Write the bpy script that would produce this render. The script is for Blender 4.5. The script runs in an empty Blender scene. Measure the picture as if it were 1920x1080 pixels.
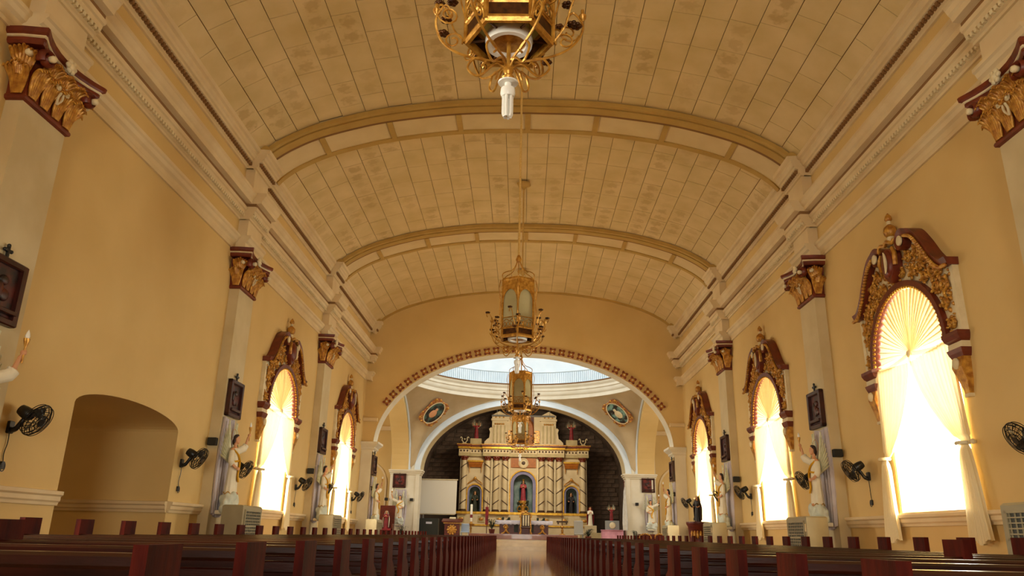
import bpy, bmesh, math, random
from mathutils import Vector, Matrix
random.seed(7)
PI = math.pi
SC = bpy.context.scene
COL = SC.collection

# ------------------------------------------------------------------ camera
cam = bpy.data.objects.new('camera', bpy.data.cameras.new('camera'))
COL.objects.link(cam)
cam.data.sensor_width = 36.0
cam.data.lens = 26.677
cam.data.clip_start = 0.05
cam.data.clip_end = 400
_r, _u, _f = (0.99973, 0.01225, 0.01977), (-0.01501, -0.30929, 0.95085), (-0.01776, 0.95089, 0.30902)
cam.matrix_world = Matrix(((_r[0], _u[0], -_f[0], 0.009), (_r[1], _u[1], -_f[1], 0.0), (_r[2], _u[2], -_f[2], 0.81), (0, 0, 0, 1)))
SC.camera = cam

# ------------------------------------------------------------------ view, world
SC.view_settings.view_transform = 'Standard'
SC.view_settings.look = 'None'
SC.view_settings.exposure = 0.45
SC.view_settings.gamma = 1.0
SC.view_settings.use_curve_mapping = False
W = bpy.data.worlds.new('sky'); SC.world = W; W.use_nodes = True
W.node_tree.nodes['Background'].inputs[0].default_value = (1.0, 0.96, 0.86, 1)
W.node_tree.nodes['Background'].inputs[1].default_value = 3.0

# nave geometry (metres): walls at x = +-WX, pilaster fronts at +-PX, bays between pilasters
WX, PX, VX = 8.3, 8.02, 8.05
PW, BAY = 1.156, 9.728
PIL = [10.449 + BAY * k for k in range(-2, 3)]          # near edge of each pilaster (last two behind the camera start)
YB, YE = -12.0, 39.5                                    # back wall, chancel arch wall
WIN_C = [PIL[i] + PW / 2 + BAY / 2 for i in range(0, 5)]  # bay centres
DAY = (1.0, 0.96, 0.80)

def area(name, loc, target, sx, sy, radiance, color=DAY):
    l = bpy.data.lights.new(name, 'AREA'); l.shape = 'RECTANGLE'; l.size = sx; l.size_y = sy
    l.energy = radiance * sx * sy * PI; l.color = color
    o = bpy.data.objects.new(name, l); COL.objects.link(o); o.location = loc
    o.rotation_euler = (Vector(target) - Vector(loc)).to_track_quat('-Z', 'Y').to_euler()
    return o
# daylight standing in every window opening, both sides of the nave, the transepts and the dome
for i, yc in enumerate(WIN_C):
    if i > 1 and yc < 42:
        area('window_daylight', (9.45, yc, 3.75), (0, yc, 3.75), 3.4, 4.9, 17.0)
        if i > 2:
            area('window_daylight', (-9.45, yc, 3.75), (0, yc, 3.75), 3.4, 4.9, 17.0)
area('window_daylight', (-9.45, WIN_C[1], 3.2), (0, WIN_C[1], 3.2), 2.6, 3.6, 17.0)  # unseen left window, added to light the nearest lantern and right pew ends
area('street_door_daylight', (0, -12.6, 3.2), (0, 10, 3.4), 5.6, 6.2, 9.0)
for s in (-1, 1):
    area('transept_daylight', (s * 15.8, 48.5, 5.0), (0, 48.5, 4.0), 5.0, 5.0, 5.5)
area('dome_daylight', (0, 48.5, 16.2), (0, 48.5, 0), 12.0, 12.0, 2.5, (0.95, 0.98, 1.0))

# ------------------------------------------------------------------ materials
def lin(c):
    if isinstance(c, str):
        c = tuple(int(c[i:i + 2], 16) / 255 for i in (0, 2, 4))
    return tuple((x / 12.92 if x <= 0.04045 else ((x + 0.055) / 1.055) ** 2.4) for x in c) + (1.0,)
MATS = {}
def mat(name, c, c2=None, scale=3.0, rough=0.6, metal=0.0, bump=0.0, bscale=None, detail=5.0, trans=0.0, spec=0.5, stretch=None, lo=0.35, hi=0.7, coat=0.0):
    m = bpy.data.materials.new(name); m.use_nodes = True
    nt = m.node_tree; b = nt.nodes['Principled BSDF']
    b.inputs['Base Color'].default_value = lin(c)
    b.inputs['Roughness'].default_value = rough
    b.inputs['Metallic'].default_value = metal
    b.inputs['Specular IOR Level'].default_value = spec
    b.inputs['Coat Weight'].default_value = coat
    tc = nt.nodes.new('ShaderNodeTexCoord'); src = tc.outputs['Object']
    if stretch:
        mp = nt.nodes.new('ShaderNodeMapping'); mp.inputs['Scale'].default_value = stretch
        nt.links.new(src, mp.inputs[0]); src = mp.outputs[0]
    if c2:
        n = nt.nodes.new('ShaderNodeTexNoise'); n.inputs['Scale'].default_value = scale; n.inputs['Detail'].default_value = detail
        nt.links.new(src, n.inputs['Vector'])
        r = nt.nodes.new('ShaderNodeValToRGB'); r.color_ramp.elements[0].position = lo; r.color_ramp.elements[1].position = hi
        r.color_ramp.elements[0].color = lin(c2); r.color_ramp.elements[1].color = lin(c)
        nt.links.new(n.outputs['Fac'], r.inputs[0]); nt.links.new(r.outputs[0], b.inputs['Base Color'])
    if bump:
        n2 = nt.nodes.new('ShaderNodeTexNoise'); n2.inputs['Scale'].default_value = bscale or scale * 6; n2.inputs['Detail'].default_value = 6
        nt.links.new(src, n2.inputs['Vector'])
        bp = nt.nodes.new('ShaderNodeBump'); bp.inputs['Strength'].default_value = bump; bp.inputs['Distance'].default_value = 0.03
        nt.links.new(n2.outputs['Fac'], bp.inputs['Height']); nt.links.new(bp.outputs[0], b.inputs['Normal'])
    if trans:
        t = nt.nodes.new('ShaderNodeBsdfTranslucent'); t.inputs[0].default_value = lin(c)
        mx = nt.nodes.new('ShaderNodeMixShader'); mx.inputs[0].default_value = trans
        nt.links.new(b.outputs[0], mx.inputs[1]); nt.links.new(t.outputs[0], mx.inputs[2])
        nt.links.new(mx.outputs[0], nt.nodes['Material Output'].inputs['Surface'])
    MATS[name] = m
    return m
mat('plaster', 'DEBE7E', 'D2B06E', scale=0.55, rough=0.75, bump=0.12, bscale=5, detail=6, lo=0.25, hi=0.75)
mat('cream', 'E4CEA2', 'D8BE90', scale=1.2, rough=0.6)
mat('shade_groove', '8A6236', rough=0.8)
mat('pilaster', 'D6C49A', 'C4AF82', scale=0.9, rough=0.7, bump=0.05, bscale=6)
mat('white_paint', 'E6DDC6', 'DACFB4', scale=1.0, rough=0.6)
mat('pendentive', 'C9B48E', 'BBA47C', scale=0.8, rough=0.7)
mat('joint', '7A5528', rough=0.9)
mat('rib', 'E4CC9A', 'D8BE8A', scale=1.0, rough=0.7)
mat('rib_gold', 'C29E52', 'B69046', scale=1.5, rough=0.6)
mat('red_brown', '7A2F14', '5E2110', scale=5, rough=0.4)
mat('gold', 'DCA644', 'A06420', scale=9, rough=0.35, metal=0.3, bump=0.3, bscale=30)
mat('bright_gold', 'E0B040', 'B98828', scale=6, rough=0.28, metal=0.6)
mat('ivory', 'E8D8B0', 'D8C498', scale=4, rough=0.55)
mat('curtain', 'F8EAC2', 'F2E0B0', scale=2.0, rough=0.9, trans=0.10)
mat('lavender_cloth', 'CFC4C4', 'BDB2B6', scale=2, rough=0.9)
mat('robe_white', 'EFE6CC', 'E2D6B8', scale=3, rough=0.7)
mat('sash_yellow', 'E2A818', rough=0.6)
mat('skin', 'D69A6C', rough=0.55)
mat('hair', '3E2114', '2C170E', scale=20, rough=0.6)
mat('wing', 'E4DFC0', 'C9C79C', scale=8, rough=0.7)
mat('cloud', 'DDE0CE', 'C8CDBC', scale=4, rough=0.7)
mat('fan_black', '17181A', rough=0.35)
mat('fan_wire', '2A2622', rough=0.35, metal=0.5)
mat('fan_blade', '3A3A36', rough=0.3)
mat('speaker', '15130F', rough=0.6)
mat('frame_wood', '4A1A10', '2C0E08', scale=6, rough=0.35, stretch=(1, 6, 1))
mat('icon_paint', '5A2014', '241410', scale=5, rough=0.45, lo=0.4, hi=0.62)
mat('icon_paint_red', '7C2216', '3A120C', scale=4, rough=0.45, lo=0.4, hi=0.62)
mat('ac_beige', 'A89B78', '9A8D6C', scale=2, rough=0.5)
mat('ac_dark', '2A2A22', rough=0.5)
mat('pew_wood', '3C1107', '220804', scale=2.2, rough=0.28, bump=0.06, bscale=20, stretch=(1, 6, 6), coat=0.25)
mat('pew_end', '561609', '380C05', scale=2.5, rough=0.6, bump=0.08, bscale=18, stretch=(5, 5, 1), spec=0.08)
mat('brass', 'DDA848', 'A87024', scale=14, rough=0.33, metal=0.45, bump=0.15, bscale=40)
mat('dark_brass', '6A3E14', '3A200C', scale=12, rough=0.4, metal=0.6)
mat('frosted_glass', 'D8CEA0', 'C6BA88', scale=3, rough=0.35, trans=0.35)
mat('dark_glass', '4A3E22', '2E2614', scale=5, rough=0.15, trans=0.2)
mat('bulb_white', 'F4F2EA', rough=0.3)
mat('rope', 'DDB870', 'BE9448', scale=60, rough=0.8)
mat('stone_dark', '6E5848', '4A3A2E', scale=3, rough=0.85, bump=0.4, bscale=9)
mat('mortar', '4E4034', rough=0.95)
mat('retable', 'D8C49C', 'C8B288', scale=1.5, rough=0.55)
mat('retable_green', 'BCA878', 'A89464', scale=2, rough=0.55)
mat('niche_blue', '8E88A8', '7C7898', scale=2, rough=0.7)
mat('niche_back', '8FA098', '5E7270', scale=2, rough=0.7)
mat('retable_dark', '4A3018', rough=0.5)
mat('orange_panel', 'B4691C', '9A5614', scale=6, rough=0.5)
mat('mary_rose', 'B24048', '8E2C38', scale=5, rough=0.6)
mat('mary_teal', '1F4A50', '16363C', scale=5, rough=0.6)
mat('robe_green', '3A3A24', '262818', scale=5, rough=0.6)
mat('robe_dark', '241A18', '150F0E', scale=5, rough=0.6)
mat('robe_red', '961C22', '701218', scale=5, rough=0.55)
mat('screen_white', 'E8DFCA', rough=0.8)
mat('cloth_white', 'E4E0E4', 'D2CCD4', scale=5, rough=0.8)
mat('altar_wood', '6E2412', '4C160A', scale=3, rough=0.35, stretch=(1, 1, 5))
mat('dais_wood', '8A4A22', '70381A', scale=2, rough=0.25, stretch=(1, 6, 1), coat=0.3)
mat('step_marble', 'C6AA7C', 'B4986A', scale=2, rough=0.25)
mat('pink_cloth', 'D69AA6', 'C48694', scale=4, rough=0.85)
mat('grey_metal', '8A8A84', rough=0.5)
mat('grey_chair', 'A49E90', rough=0.6)
mat('leaf_green', '28331A', '18200F', scale=6, rough=0.6)
mat('wax', 'EFE6CC', rough=0.4)
mat('pale_blue', 'A9B4C0', rough=0.6)
mat('drum_white', 'DDE6EA', 'D2DEE4', scale=1.0, rough=0.6)
mat('oval_paint_a', '4E6A5E', '241C18', scale=3.2, rough=0.5, lo=0.42, hi=0.6)
mat('oval_paint_b', '7FA79A', '2C221A', scale=2.6, rough=0.5, lo=0.44, hi=0.58)
mat('oval_frame', 'C98A5A', '8A4A20', scale=10, rough=0.4, metal=0.2)
mat('rosette_red', '9A4A20', '6E2A12', scale=12, rough=0.45)
mat('outlet', '2A2420', rough=0.5)
mat('flag_white', 'D8D4C8', 'C6C0B4', scale=4, rough=0.85)

def floor_mat():
    m = bpy.data.materials.new('floor_tiles'); m.use_nodes = True
    nt = m.node_tree; b = nt.nodes['Principled BSDF']
    tc = nt.nodes.new('ShaderNodeTexCoord')
    br = nt.nodes.new('ShaderNodeTexBrick'); br.offset = 0.0
    br.inputs['Color1'].default_value = lin('A88258'); br.inputs['Color2'].default_value = lin('9E784E')
    br.inputs['Mortar'].default_value = lin('6E5030'); br.inputs['Scale'].default_value = 1.0
    br.inputs['Mortar Size'].default_value = 0.006; br.inputs['Brick Width'].default_value = 0.4; br.inputs['Row Height'].default_value = 0.4
    nt.links.new(tc.outputs['Object'], br.inputs['Vector'])
    n = nt.nodes.new('ShaderNodeTexNoise'); n.inputs['Scale'].default_value = 5; n.inputs['Detail'].default_value = 6
    nt.links.new(tc.outputs['Object'], n.inputs['Vector'])
    mx = nt.nodes.new('ShaderNodeMix'); mx.data_type = 'RGBA'; mx.blend_type = 'MULTIPLY'; mx.inputs[0].default_value = 0.5
    nt.links.new(br.outputs['Color'], mx.inputs[6]); nt.links.new(n.outputs['Color'], mx.inputs[7])
    mx2 = nt.nodes.new('ShaderNodeMix'); mx2.data_type = 'RGBA'; mx2.inputs[0].default_value = 0.35
    nt.links.new(mx.outputs[2], mx2.inputs[7]); nt.links.new(br.outputs['Color'], mx2.inputs[6])
    nt.links.new(mx2.outputs[2], b.inputs['Base Color'])
    b.inputs['Roughness'].default_value = 0.08; b.inputs['Specular IOR Level'].default_value = 0.6
    n3 = nt.nodes.new('ShaderNodeTexNoise'); n3.inputs['Scale'].default_value = 2.2
    nt.links.new(tc.outputs['Object'], n3.inputs['Vector'])
    bp = nt.nodes.new('ShaderNodeBump'); bp.inputs['Strength'].default_value = 0.02; bp.inputs['Distance'].default_value = 0.02
    nt.links.new(n3.outputs['Fac'], bp.inputs['Height']); nt.links.new(bp.outputs[0], b.inputs['Normal'])
    MATS['floor_tiles'] = m
floor_mat()
def ceiling_tile_mat():
    # cream board with two soft damp blotches on some boards (object random picks which)
    m = bpy.data.materials.new('ceiling_board'); m.use_nodes = True
    nt = m.node_tree; b = nt.nodes['Principled BSDF']; b.inputs['Roughness'].default_value = 0.75
    tc = nt.nodes.new('ShaderNodeTexCoord'); oi = nt.nodes.new('ShaderNodeObjectInfo')
    geo = nt.nodes.new('ShaderNodeNewGeometry')
    n = nt.nodes.new('ShaderNodeTexNoise'); n.inputs['Scale'].default_value = 1.1; n.inputs['Detail'].default_value = 5
    nt.links.new(geo.outputs['Position'], n.inputs['Vector'])
    base = nt.nodes.new('ShaderNodeValToRGB'); base.color_ramp.elements[0].position = .3; base.color_ramp.elements[1].position = .72
    base.color_ramp.elements[0].color = lin('D2B87E'); base.color_ramp.elements[1].color = lin('E2C894')
    nt.links.new(n.outputs['Fac'], base.inputs[0])
    # blotch field: two lobes along the board, object space
    sp = nt.nodes.new('ShaderNodeSeparateXYZ'); nt.links.new(tc.outputs['Object'], sp.inputs[0])
    def M(op, a, b_=None):
        q = nt.nodes.new('ShaderNodeMath'); q.operation = op
        for i, vv in enumerate((a, b_)):
            if vv is None: continue
            if isinstance(vv, (int, float)): q.inputs[i].default_value = vv
            else: nt.links.new(vv, q.inputs[i])
        return q.outputs[0]
    ay = M('SUBTRACT', M('ABSOLUTE', sp.outputs[1]), 0.29)
    d = M('SQRT', M('ADD', M('MULTIPLY', sp.outputs[0], sp.outputs[0]), M('MULTIPLY', ay, ay)))
    n2 = nt.nodes.new('ShaderNodeTexNoise'); n2.inputs['Scale'].default_value = 7
    nt.links.new(geo.outputs['Position'], n2.inputs['Vector'])
    d2 = M('ADD', d, M('MULTIPLY', M('SUBTRACT', n2.outputs['Fac'], 0.5), 0.5))
    mr = nt.nodes.new('ShaderNodeMapRange'); mr.inputs[1].default_value = 0.25; mr.inputs[2].default_value = 0.12
    nt.links.new(d2, mr.inputs[0])
    rnd = nt.nodes.new('ShaderNodeMapRange'); rnd.inputs[1].default_value = 0.45; rnd.inputs[2].default_value = 1.0; rnd.inputs[4].default_value = 0.55
    nt.links.new(oi.outputs['Random'], rnd.inputs[0])
    fac = M('MULTIPLY', mr.outputs[0], rnd.outputs[0])
    mx = nt.nodes.new('ShaderNodeMix'); mx.data_type = 'RGBA'
    nt.links.new(fac, mx.inputs[0]); nt.links.new(base.outputs[0], mx.inputs[6]); mx.inputs[7].default_value = lin('B2905A')
    nt.links.new(mx.outputs[2], b.inputs['Base Color'])
    MATS['ceiling_board'] = m
ceiling_tile_mat()

# ------------------------------------------------------------------ mesh helpers
class MB:
    def __init__(s): s.v = []; s.f = []
    def add(s, vs, fs):
        o = len(s.v); s.v += [tuple(p) for p in vs]; s.f += [tuple(i + o for i in q) for q in fs]; return s
    def box(s, x0, x1, y0, y1, z0, z1):
        return s.add([(x0,y0,z0),(x1,y0,z0),(x1,y1,z0),(x0,y1,z0),(x0,y0,z1),(x1,y0,z1),(x1,y1,z1),(x0,y1,z1)],
                     [(0,3,2,1),(4,5,6,7),(0,1,5,4),(1,2,6,5),(2,3,7,6),(3,0,4,7)])
    def cbox(s, x0, x1, y0, y1, z0, z1, c=0.01):
        q = lambda k, z: [(x0+k,y0+k,z),(x1-k,y0+k,z),(x1-k,y1-k,z),(x0+k,y1-k,z)]
        return s.loft([q(c, z0), q(0, z0 + c), q(0, z1 - c), q(c, z1)])
    def loft(s, loops, caps=True, closed=True):
        n = len(loops[0]); vs = [p for l in loops for p in l]; fs = []
        for i in range(len(loops) - 1):
            for j in range(n if closed else n - 1):
                k = (j + 1) % n
                fs.append((i*n+j, i*n+k, (i+1)*n+k, (i+1)*n+j))
        if caps and closed:
            fs.append(tuple(range(n - 1, -1, -1))); fs.append(tuple((len(loops)-1)*n + j for j in range(n)))
        return s.add(vs, fs)
    def prism(s, poly, fn, a, b):
        """polygon [(u,w)] extruded from a to b; fn(u,w,d) -> xyz"""
        return s.loft([[fn(u, w, a) for u, w in poly], [fn(u, w, b) for u, w in poly]])
    def lathe(s, prof, n=16, c=(0, 0, 0), sx=1.0, sy=1.0, caps=True):
        loops = [[(c[0] + r*sx*math.cos(2*PI*j/n), c[1] + r*sy*math.sin(2*PI*j/n), c[2] + z) for j in range(n)] for r, z in prof]
        return s.loft(loops, caps)
    def ball(s, c, r, nu=12, nv=8):
        if not isinstance(r, (tuple, list)): r = (r, r, r)
        loops = []
        for i in range(nv + 1):
            t = -PI/2 + PI * i / nv; t = max(-PI/2 + .08, min(PI/2 - .08, t))
            loops.append([(c[0]+r[0]*math.cos(t)*math.cos(2*PI*j/nu), c[1]+r[1]*math.cos(t)*math.sin(2*PI*j/nu), c[2]+r[2]*math.sin(t)) for j in range(nu)])
        return s.loft(loops)
    def tube(s, path, r, n=8, caps=True, flat=1.0):
        P = [Vector(p) for p in path]; m = len(P)
        R = r if isinstance(r, (list, tuple)) else [r] * m
        loops = []; up = None
        for i in range(m):
            t = (P[min(i+1, m-1)] - P[max(i-1, 0)])
            if t.length < 1e-9: t = Vector((0, 0, 1))
            t.normalize()
            if up is None:
                up = Vector((0, 0, 1)) if abs(t.z) < 0.9 else Vector((1, 0, 0))
            a = t.cross(up)
            if a.length < 1e-6: a = t.cross(Vector((0, 1, 0.01)))
            a.normalize(); b = a.cross(t); b.normalize(); up = b
            loops.append([tuple(P[i] + a*(R[i]*math.cos(2*PI*j/n)) + b*(R[i]*flat*math.sin(2*PI*j/n))) for j in range(n)])
        return s.loft(loops, caps)
    def sheet(s, grid):
        n = len(grid[0]); vs = [p for l in grid for p in l]
        fs = [(i*n+j, i*n+j+1, (i+1)*n+j+1, (i+1)*n+j) for i in range(len(grid)-1) for j in range(n-1)]
        return s.add(vs, fs)
    def map(s, fn): s.v = [tuple(fn(*p)) for p in s.v]; return s
    def mesh(s, name, m, smooth=None, fix=True):
        me = bpy.data.meshes.new(name); me.from_pydata(s.v, [], s.f); me.update()
        if fix:
            b = bmesh.new(); b.from_mesh(me); bmesh.ops.recalc_face_normals(b, faces=b.faces[:]); b.to_mesh(me); b.free()
        if smooth:
            me.polygons.foreach_set('use_smooth', [True] * len(me.polygons)); me.set_sharp_from_angle(angle=math.radians(smooth))
        me.materials.append(MATS[m])
        return me
    def build(s, name, m, parent=None, smooth=None, fix=True):
        return link(name, s.mesh(name, m, smooth, fix), parent)
def link(name, me, parent=None, loc=None, rot=None):
    o = bpy.data.objects.new(name, me); COL.objects.link(o)
    if parent: o.parent = parent
    if loc: o.location = loc
    if rot: o.rotation_euler = rot
    return o
def thing(name, label, cat, loc=(0, 0, 0), rz=0.0, group=None):
    o = bpy.data.objects.new(name, None); COL.objects.link(o); o.location = loc; o.rotation_euler = (0, 0, rz)
    o.empty_display_size = 0.1
    o['label'] = label; o['category'] = cat
    if group: o['group'] = group
    return o
def tag(o, label, cat, group=None):
    o['label'] = label; o['category'] = cat
    if group: o['group'] = group
    return o
def struct(o, label=None):
    o['kind'] = 'structure'
    if label: o['label'] = label
    return o
def dup(root, loc, rz=None, label=None, group=None):
    r = root.copy(); COL.objects.link(r); r.location = loc
    if rz is not None: r.rotation_euler = (0, 0, rz)
    if label: r['label'] = label
    if group: r['group'] = group
    for ch in list(root.children):
        c = ch.copy(); COL.objects.link(c); c.parent = r
        for g in list(ch.children):
            d = g.copy(); COL.objects.link(d); d.parent = c
    return r
def fused(name, mb, m, voxel, parent=None, smooth_it=2):
    """several overlapping closed shapes grown into ONE continuous surface"""
    me = mb.mesh(name + '_raw', m); o = bpy.data.objects.new(name + '_raw', me); COL.objects.link(o)
    md = o.modifiers.new('r', 'REMESH'); md.mode = 'VOXEL'; md.voxel_size = voxel; md.use_smooth_shade = True
    if smooth_it:
        sm = o.modifiers.new('s', 'SMOOTH'); sm.iterations = smooth_it; sm.factor = 0.5
    dg = bpy.context.evaluated_depsgraph_get()
    out = bpy.data.meshes.new_from_object(o.evaluated_get(dg)); out.name = name
    bpy.data.objects.remove(o); bpy.data.meshes.remove(me)
    if not out.materials: out.materials.append(MATS[m])
    return link(name, out, parent)
def interp(tab, x):
    for (a, fa), (b, fb) in zip(tab, tab[1:]):
        if a <= x <= b: return fa + (fb - fa) * (x - a) / (b - a)
    return tab[-1][1] if x > tab[-1][0] else tab[0][1]
def spline(pts, n):
    """Catmull-Rom through pts"""
    P = [Vector(p) for p in pts]; P = [2*P[0]-P[1]] + P + [2*P[-1]-P[-2]]; out = []
    for i in range(1, len(P) - 2):
        for k in range(n):
            t = k / n
            out.append(tuple(0.5*((2*P[i]) + (P[i+1]-P[i-1])*t + (2*P[i-1]-5*P[i]+4*P[i+1]-P[i+2])*t*t + (3*P[i]-P[i-1]-3*P[i+1]+P[i+2])*t**3)))
    out.append(tuple(P[-2])); return out
def spiral(cx, cz, r0, r1, turns, a0, n=18, y=0.0, sgn=1):
    return [(cx + (r0+(r1-r0)*k/n)*math.cos(a0+sgn*turns*2*PI*k/n), y, cz + (r0+(r1-r0)*k/n)*math.sin(a0+sgn*turns*2*PI*k/n)) for k in range(n + 1)]
def ordw(n):
    one = ['', 'first', 'second', 'third', 'fourth', 'fifth', 'sixth', 'seventh', 'eighth', 'ninth', 'tenth', 'eleventh', 'twelfth', 'thirteenth', 'fourteenth', 'fifteenth', 'sixteenth', 'seventeenth', 'eighteenth', 'nineteenth']
    if n < 20: return one[n]
    t = {2: 'twent', 3: 'thirt', 4: 'fort'}[n // 10]
    return t + 'ieth' if n % 10 == 0 else t + 'y-' + one[n % 10]
ORD = ['first','second','third','fourth','fifth','sixth','seventh','eighth','ninth','tenth']

# ================================================================== STRUCTURE
# vault section (three-centred): height of the ceiling over x
_vt = spline([(0, 13.45, 0), (2.1, 13.39, 0), (4.2, 13.11, 0), (5.45, 12.81, 0), (6.5, 12.46, 0), (7.3, 12.05, 0), (7.8, 11.68, 0), (8.05, 11.40, 0)], 8)
_vt = [(p[0], p[1]) for p in _vt]
def vz(x): return interp(_vt, abs(x))
VSEC = [(-x, z) for x, z in _vt[::-1]] + [(x, z) for x, z in _vt[1:]]          # left to right

# floor
o = MB().box(-16.5, 16.5, YB - .5, 69, -0.2, 0.0).build('floor', 'floor_tiles'); struct(o, 'polished tan tile floor of the nave and aisle')

# side walls, thick, with arched openings -------------------------------------------------
def arch_pts(yc, hw, spring, rise, n=20):
    return [(yc - hw*math.cos(PI*k/n), spring + rise*math.sin(PI*k/n)) for k in range(n + 1)]
def thick_wall(name, s, y0, y1, z1, ops, thick, m, x_in=WX):
    """ops: (yc, half width, sill, spring, rise, depth)"""
    mb = MB(); P = lambda y, z, d: (s * (x_in + d), y, z)
    def face(d):
        cur = y0
        for yc, hw, sill, spr, rise, dep in sorted(ops):
            if d > 0 and dep > thick: dep_open = True
            mb.add([P(cur,0,d),P(yc-hw,0,d),P(yc-hw,z1,d),P(cur,z1,d)], [(0,1,2,3)])
            if sill > 0: mb.add([P(yc-hw,0,d),P(yc+hw,0,d),P(yc+hw,sill,d),P(yc-hw,sill,d)], [(0,1,2,3)])
            a = arch_pts(yc, hw, spr, rise)
            for p, q in zip(a, a[1:]): mb.add([P(p[0],p[1],d),P(q[0],q[1],d),P(q[0],z1,d),P(p[0],z1,d)], [(0,1,2,3)])
            cur = yc + hw
        mb.add([P(cur,0,d),P(y1,0,d),P(y1,z1,d),P(cur,z1,d)], [(0,1,2,3)])
    face(0); face(thick)
    for yc, hw, sill, spr, rise, dep in ops:
        loop = [(yc-hw, sill)] + arch_pts(yc, hw, spr, rise) + [(yc+hw, sill)]
        for p, q in zip(loop, loop[1:] + (loop[:1] if sill > 0 else [])):
            mb.add([P(p[0],p[1],0),P(q[0],q[1],0),P(q[0],q[1],dep),P(p[0],p[1],dep)], [(0,1,2,3)])
        if dep > thick:   # blind passage: closing wall
            mb.add([P(p[0], p[1], dep) for p in loop], [tuple(range(len(loop)))])
    return struct(mb.build(name, m, fix=False))
HWIN, SILL, SPR = 1.52, 1.42, 4.62
wall = {}
PASS_Y = 16.13
opsL = [(yc, HWIN, SILL, SPR, 1.46, 1.0) for i, yc in enumerate(WIN_C) if yc < 42 and i > 2] + [(PASS_Y, 2.22, 0.0, 2.99, 0.36, 3.2), (WIN_C[1], 1.25, SILL, 3.9, 1.1, 1.0)]  # last opening: unseen small window added to let light into the near nave
opsR = [(yc, HWIN, SILL, SPR, 1.46, 1.0) for i, yc in enumerate(WIN_C) if yc < 42 and i > 1]
wall[-1] = thick_wall('wall_left', -1, YB, YE, 12.4, opsL, 1.0, 'plaster')
wall[1] = thick_wall('wall_right', 1, YB, YE, 12.4, opsR, 1.0, 'plaster')
wall[-1]['label'] = 'ochre plaster side wall with the arched passage, left of the pews'
wall[1]['label'] = 'ochre plaster side wall with three tall arched windows, right of the pews'
# back wall behind the camera, street door standing open
mb = MB(); mb.box(-9.3, -2.9, YB-.8, YB, 0, 13.8); mb.box(2.9, 9.3, YB-.8, YB, 0, 13.8); mb.box(-2.9, 2.9, YB-.8, YB, 6.4, 13.8)
struct(mb.build('wall_back', 'plaster'))
mb = MB(); mb.box(-2.9, -2.8, YB-.1, YB+2.7, 0, 6.3); mb.box(2.8, 2.9, YB-.1, YB+2.7, 0, 6.3); struct(mb.build('door_1', 'altar_wood'))

# ceiling: dark backing vault, boards, ribs -----------------------------------------------
mb = MB()
top = [(x, z + .06) for x, z in VSEC]; mb.sheet([[(x, y, z) for x, z in top] for y in (YB - .4, YE + .02)])
up = [(x, z + .45) for x, z in VSEC]; mb.sheet([[(x*1.12, y, z) for x, z in up] for y in (YB - .4, YE + .02)])
ceiling = struct(mb.build('ceiling', 'joint', fix=False), 'shallow barrel vault of cream boards with two panelled ribs')
# arc-length table
ARC = [0.0]
for p, q in zip(VSEC, VSEC[1:]): ARC.append(ARC[-1] + math.hypot(q[0]-p[0], q[1]-p[1]))
def at_arc(a):
    i = 0
    while i < len(ARC) - 2 and ARC[i+1] < a: i += 1
    t = (a - ARC[i]) / (ARC[i+1] - ARC[i]); p, q = VSEC[i], VSEC[i+1]
    return p[0] + (q[0]-p[0])*t, p[1] + (q[1]-p[1])*t, math.atan2(q[1]-p[1], q[0]-p[0])
NT = 24; TW = ARC[-1] / NT; TL = 1.2
RIBY = [PIL[3] + .07, PIL[4] + .09]; RIBW = 1.8
spans = [(RIBY[0] + RIBW, RIBY[1]), (11.0, RIBY[0]), (RIBY[1] + RIBW, YE), (YB, 11.0)]
def board(l): return MB().add(*(lambda w, h, t: ([(-w,-h,0),(w,-h,0),(w,h,0),(-w,h,0),(-w-.004,-h-.004,t),(w+.004,-h-.004,t),(w+.004,h+.004,t),(-w-.004,h+.004,t)],
        [(0,3,2,1),(4,5,6,7),(0,1,5,4),(1,2,6,5),(2,3,7,6),(3,0,4,7)]))(TW/2 - .009, l/2 - .008, .03))
_bm = {}
def board_mesh(l):
    k = round(l, 2)
    if k not in _bm: _bm[k] = board(l).mesh('ceiling_board', 'ceiling_board', fix=False)
    return _bm[k]
rest = MB(); count = 0
rng = random.Random(3)
slots = []
for si, (a, b) in enumerate(spans):
    for j in range(NT):
        off = rng.choice((0.0, 0.4, 0.8, 0.2)) + rng.uniform(-.05, .05)
        y = a - off
        while y < b - .02:
            y0, y1 = max(a, y), min(b, y + TL)
            if y1 - y0 > .08: slots.append((si, j, y0, y1))
            y += TL
for si, j, y0, y1 in slots:
    x, z, th = at_arc((j + .5) * TW); yc = (y0 + y1) / 2; l = y1 - y0
    far = si == 2 or si == 3 or (si == 1 and y1 < 15.2 and abs(x) < 4.6)
    if not far and count < 300:
        link('ceiling_board', board_mesh(l), ceiling, (x, yc, z + rng.uniform(0, .008)), (0, -th, 0)); count += 1
    else:
        t = board(l); c, sn = math.cos(th), math.sin(th)
        t.map(lambda px, py, pz: (x + c*px - sn*pz, yc + py, z + sn*px + c*pz)); rest.add(t.v, t.f)
o = rest.build('ceiling_board_field', 'ceiling_board', ceiling, fix=False); o['kind'] = 'stuff'
def arc_strip(y0, y1, lo, hi):
    mb = MB(); n = 72; loops = []
    for k in range(n + 1):
        x, z, th = at_arc(ARC[-1] * k / n); nx, nz = math.sin(th), -math.cos(th)   # inward normal (down)
        loops.append([(x+nx*lo, y0, z+nz*lo), (x+nx*lo, y1, z+nz*lo), (x+nx*hi, y1, z+nz*hi), (x+nx*hi, y0, z+nz*hi)])
    return mb.loft(loops)
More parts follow.
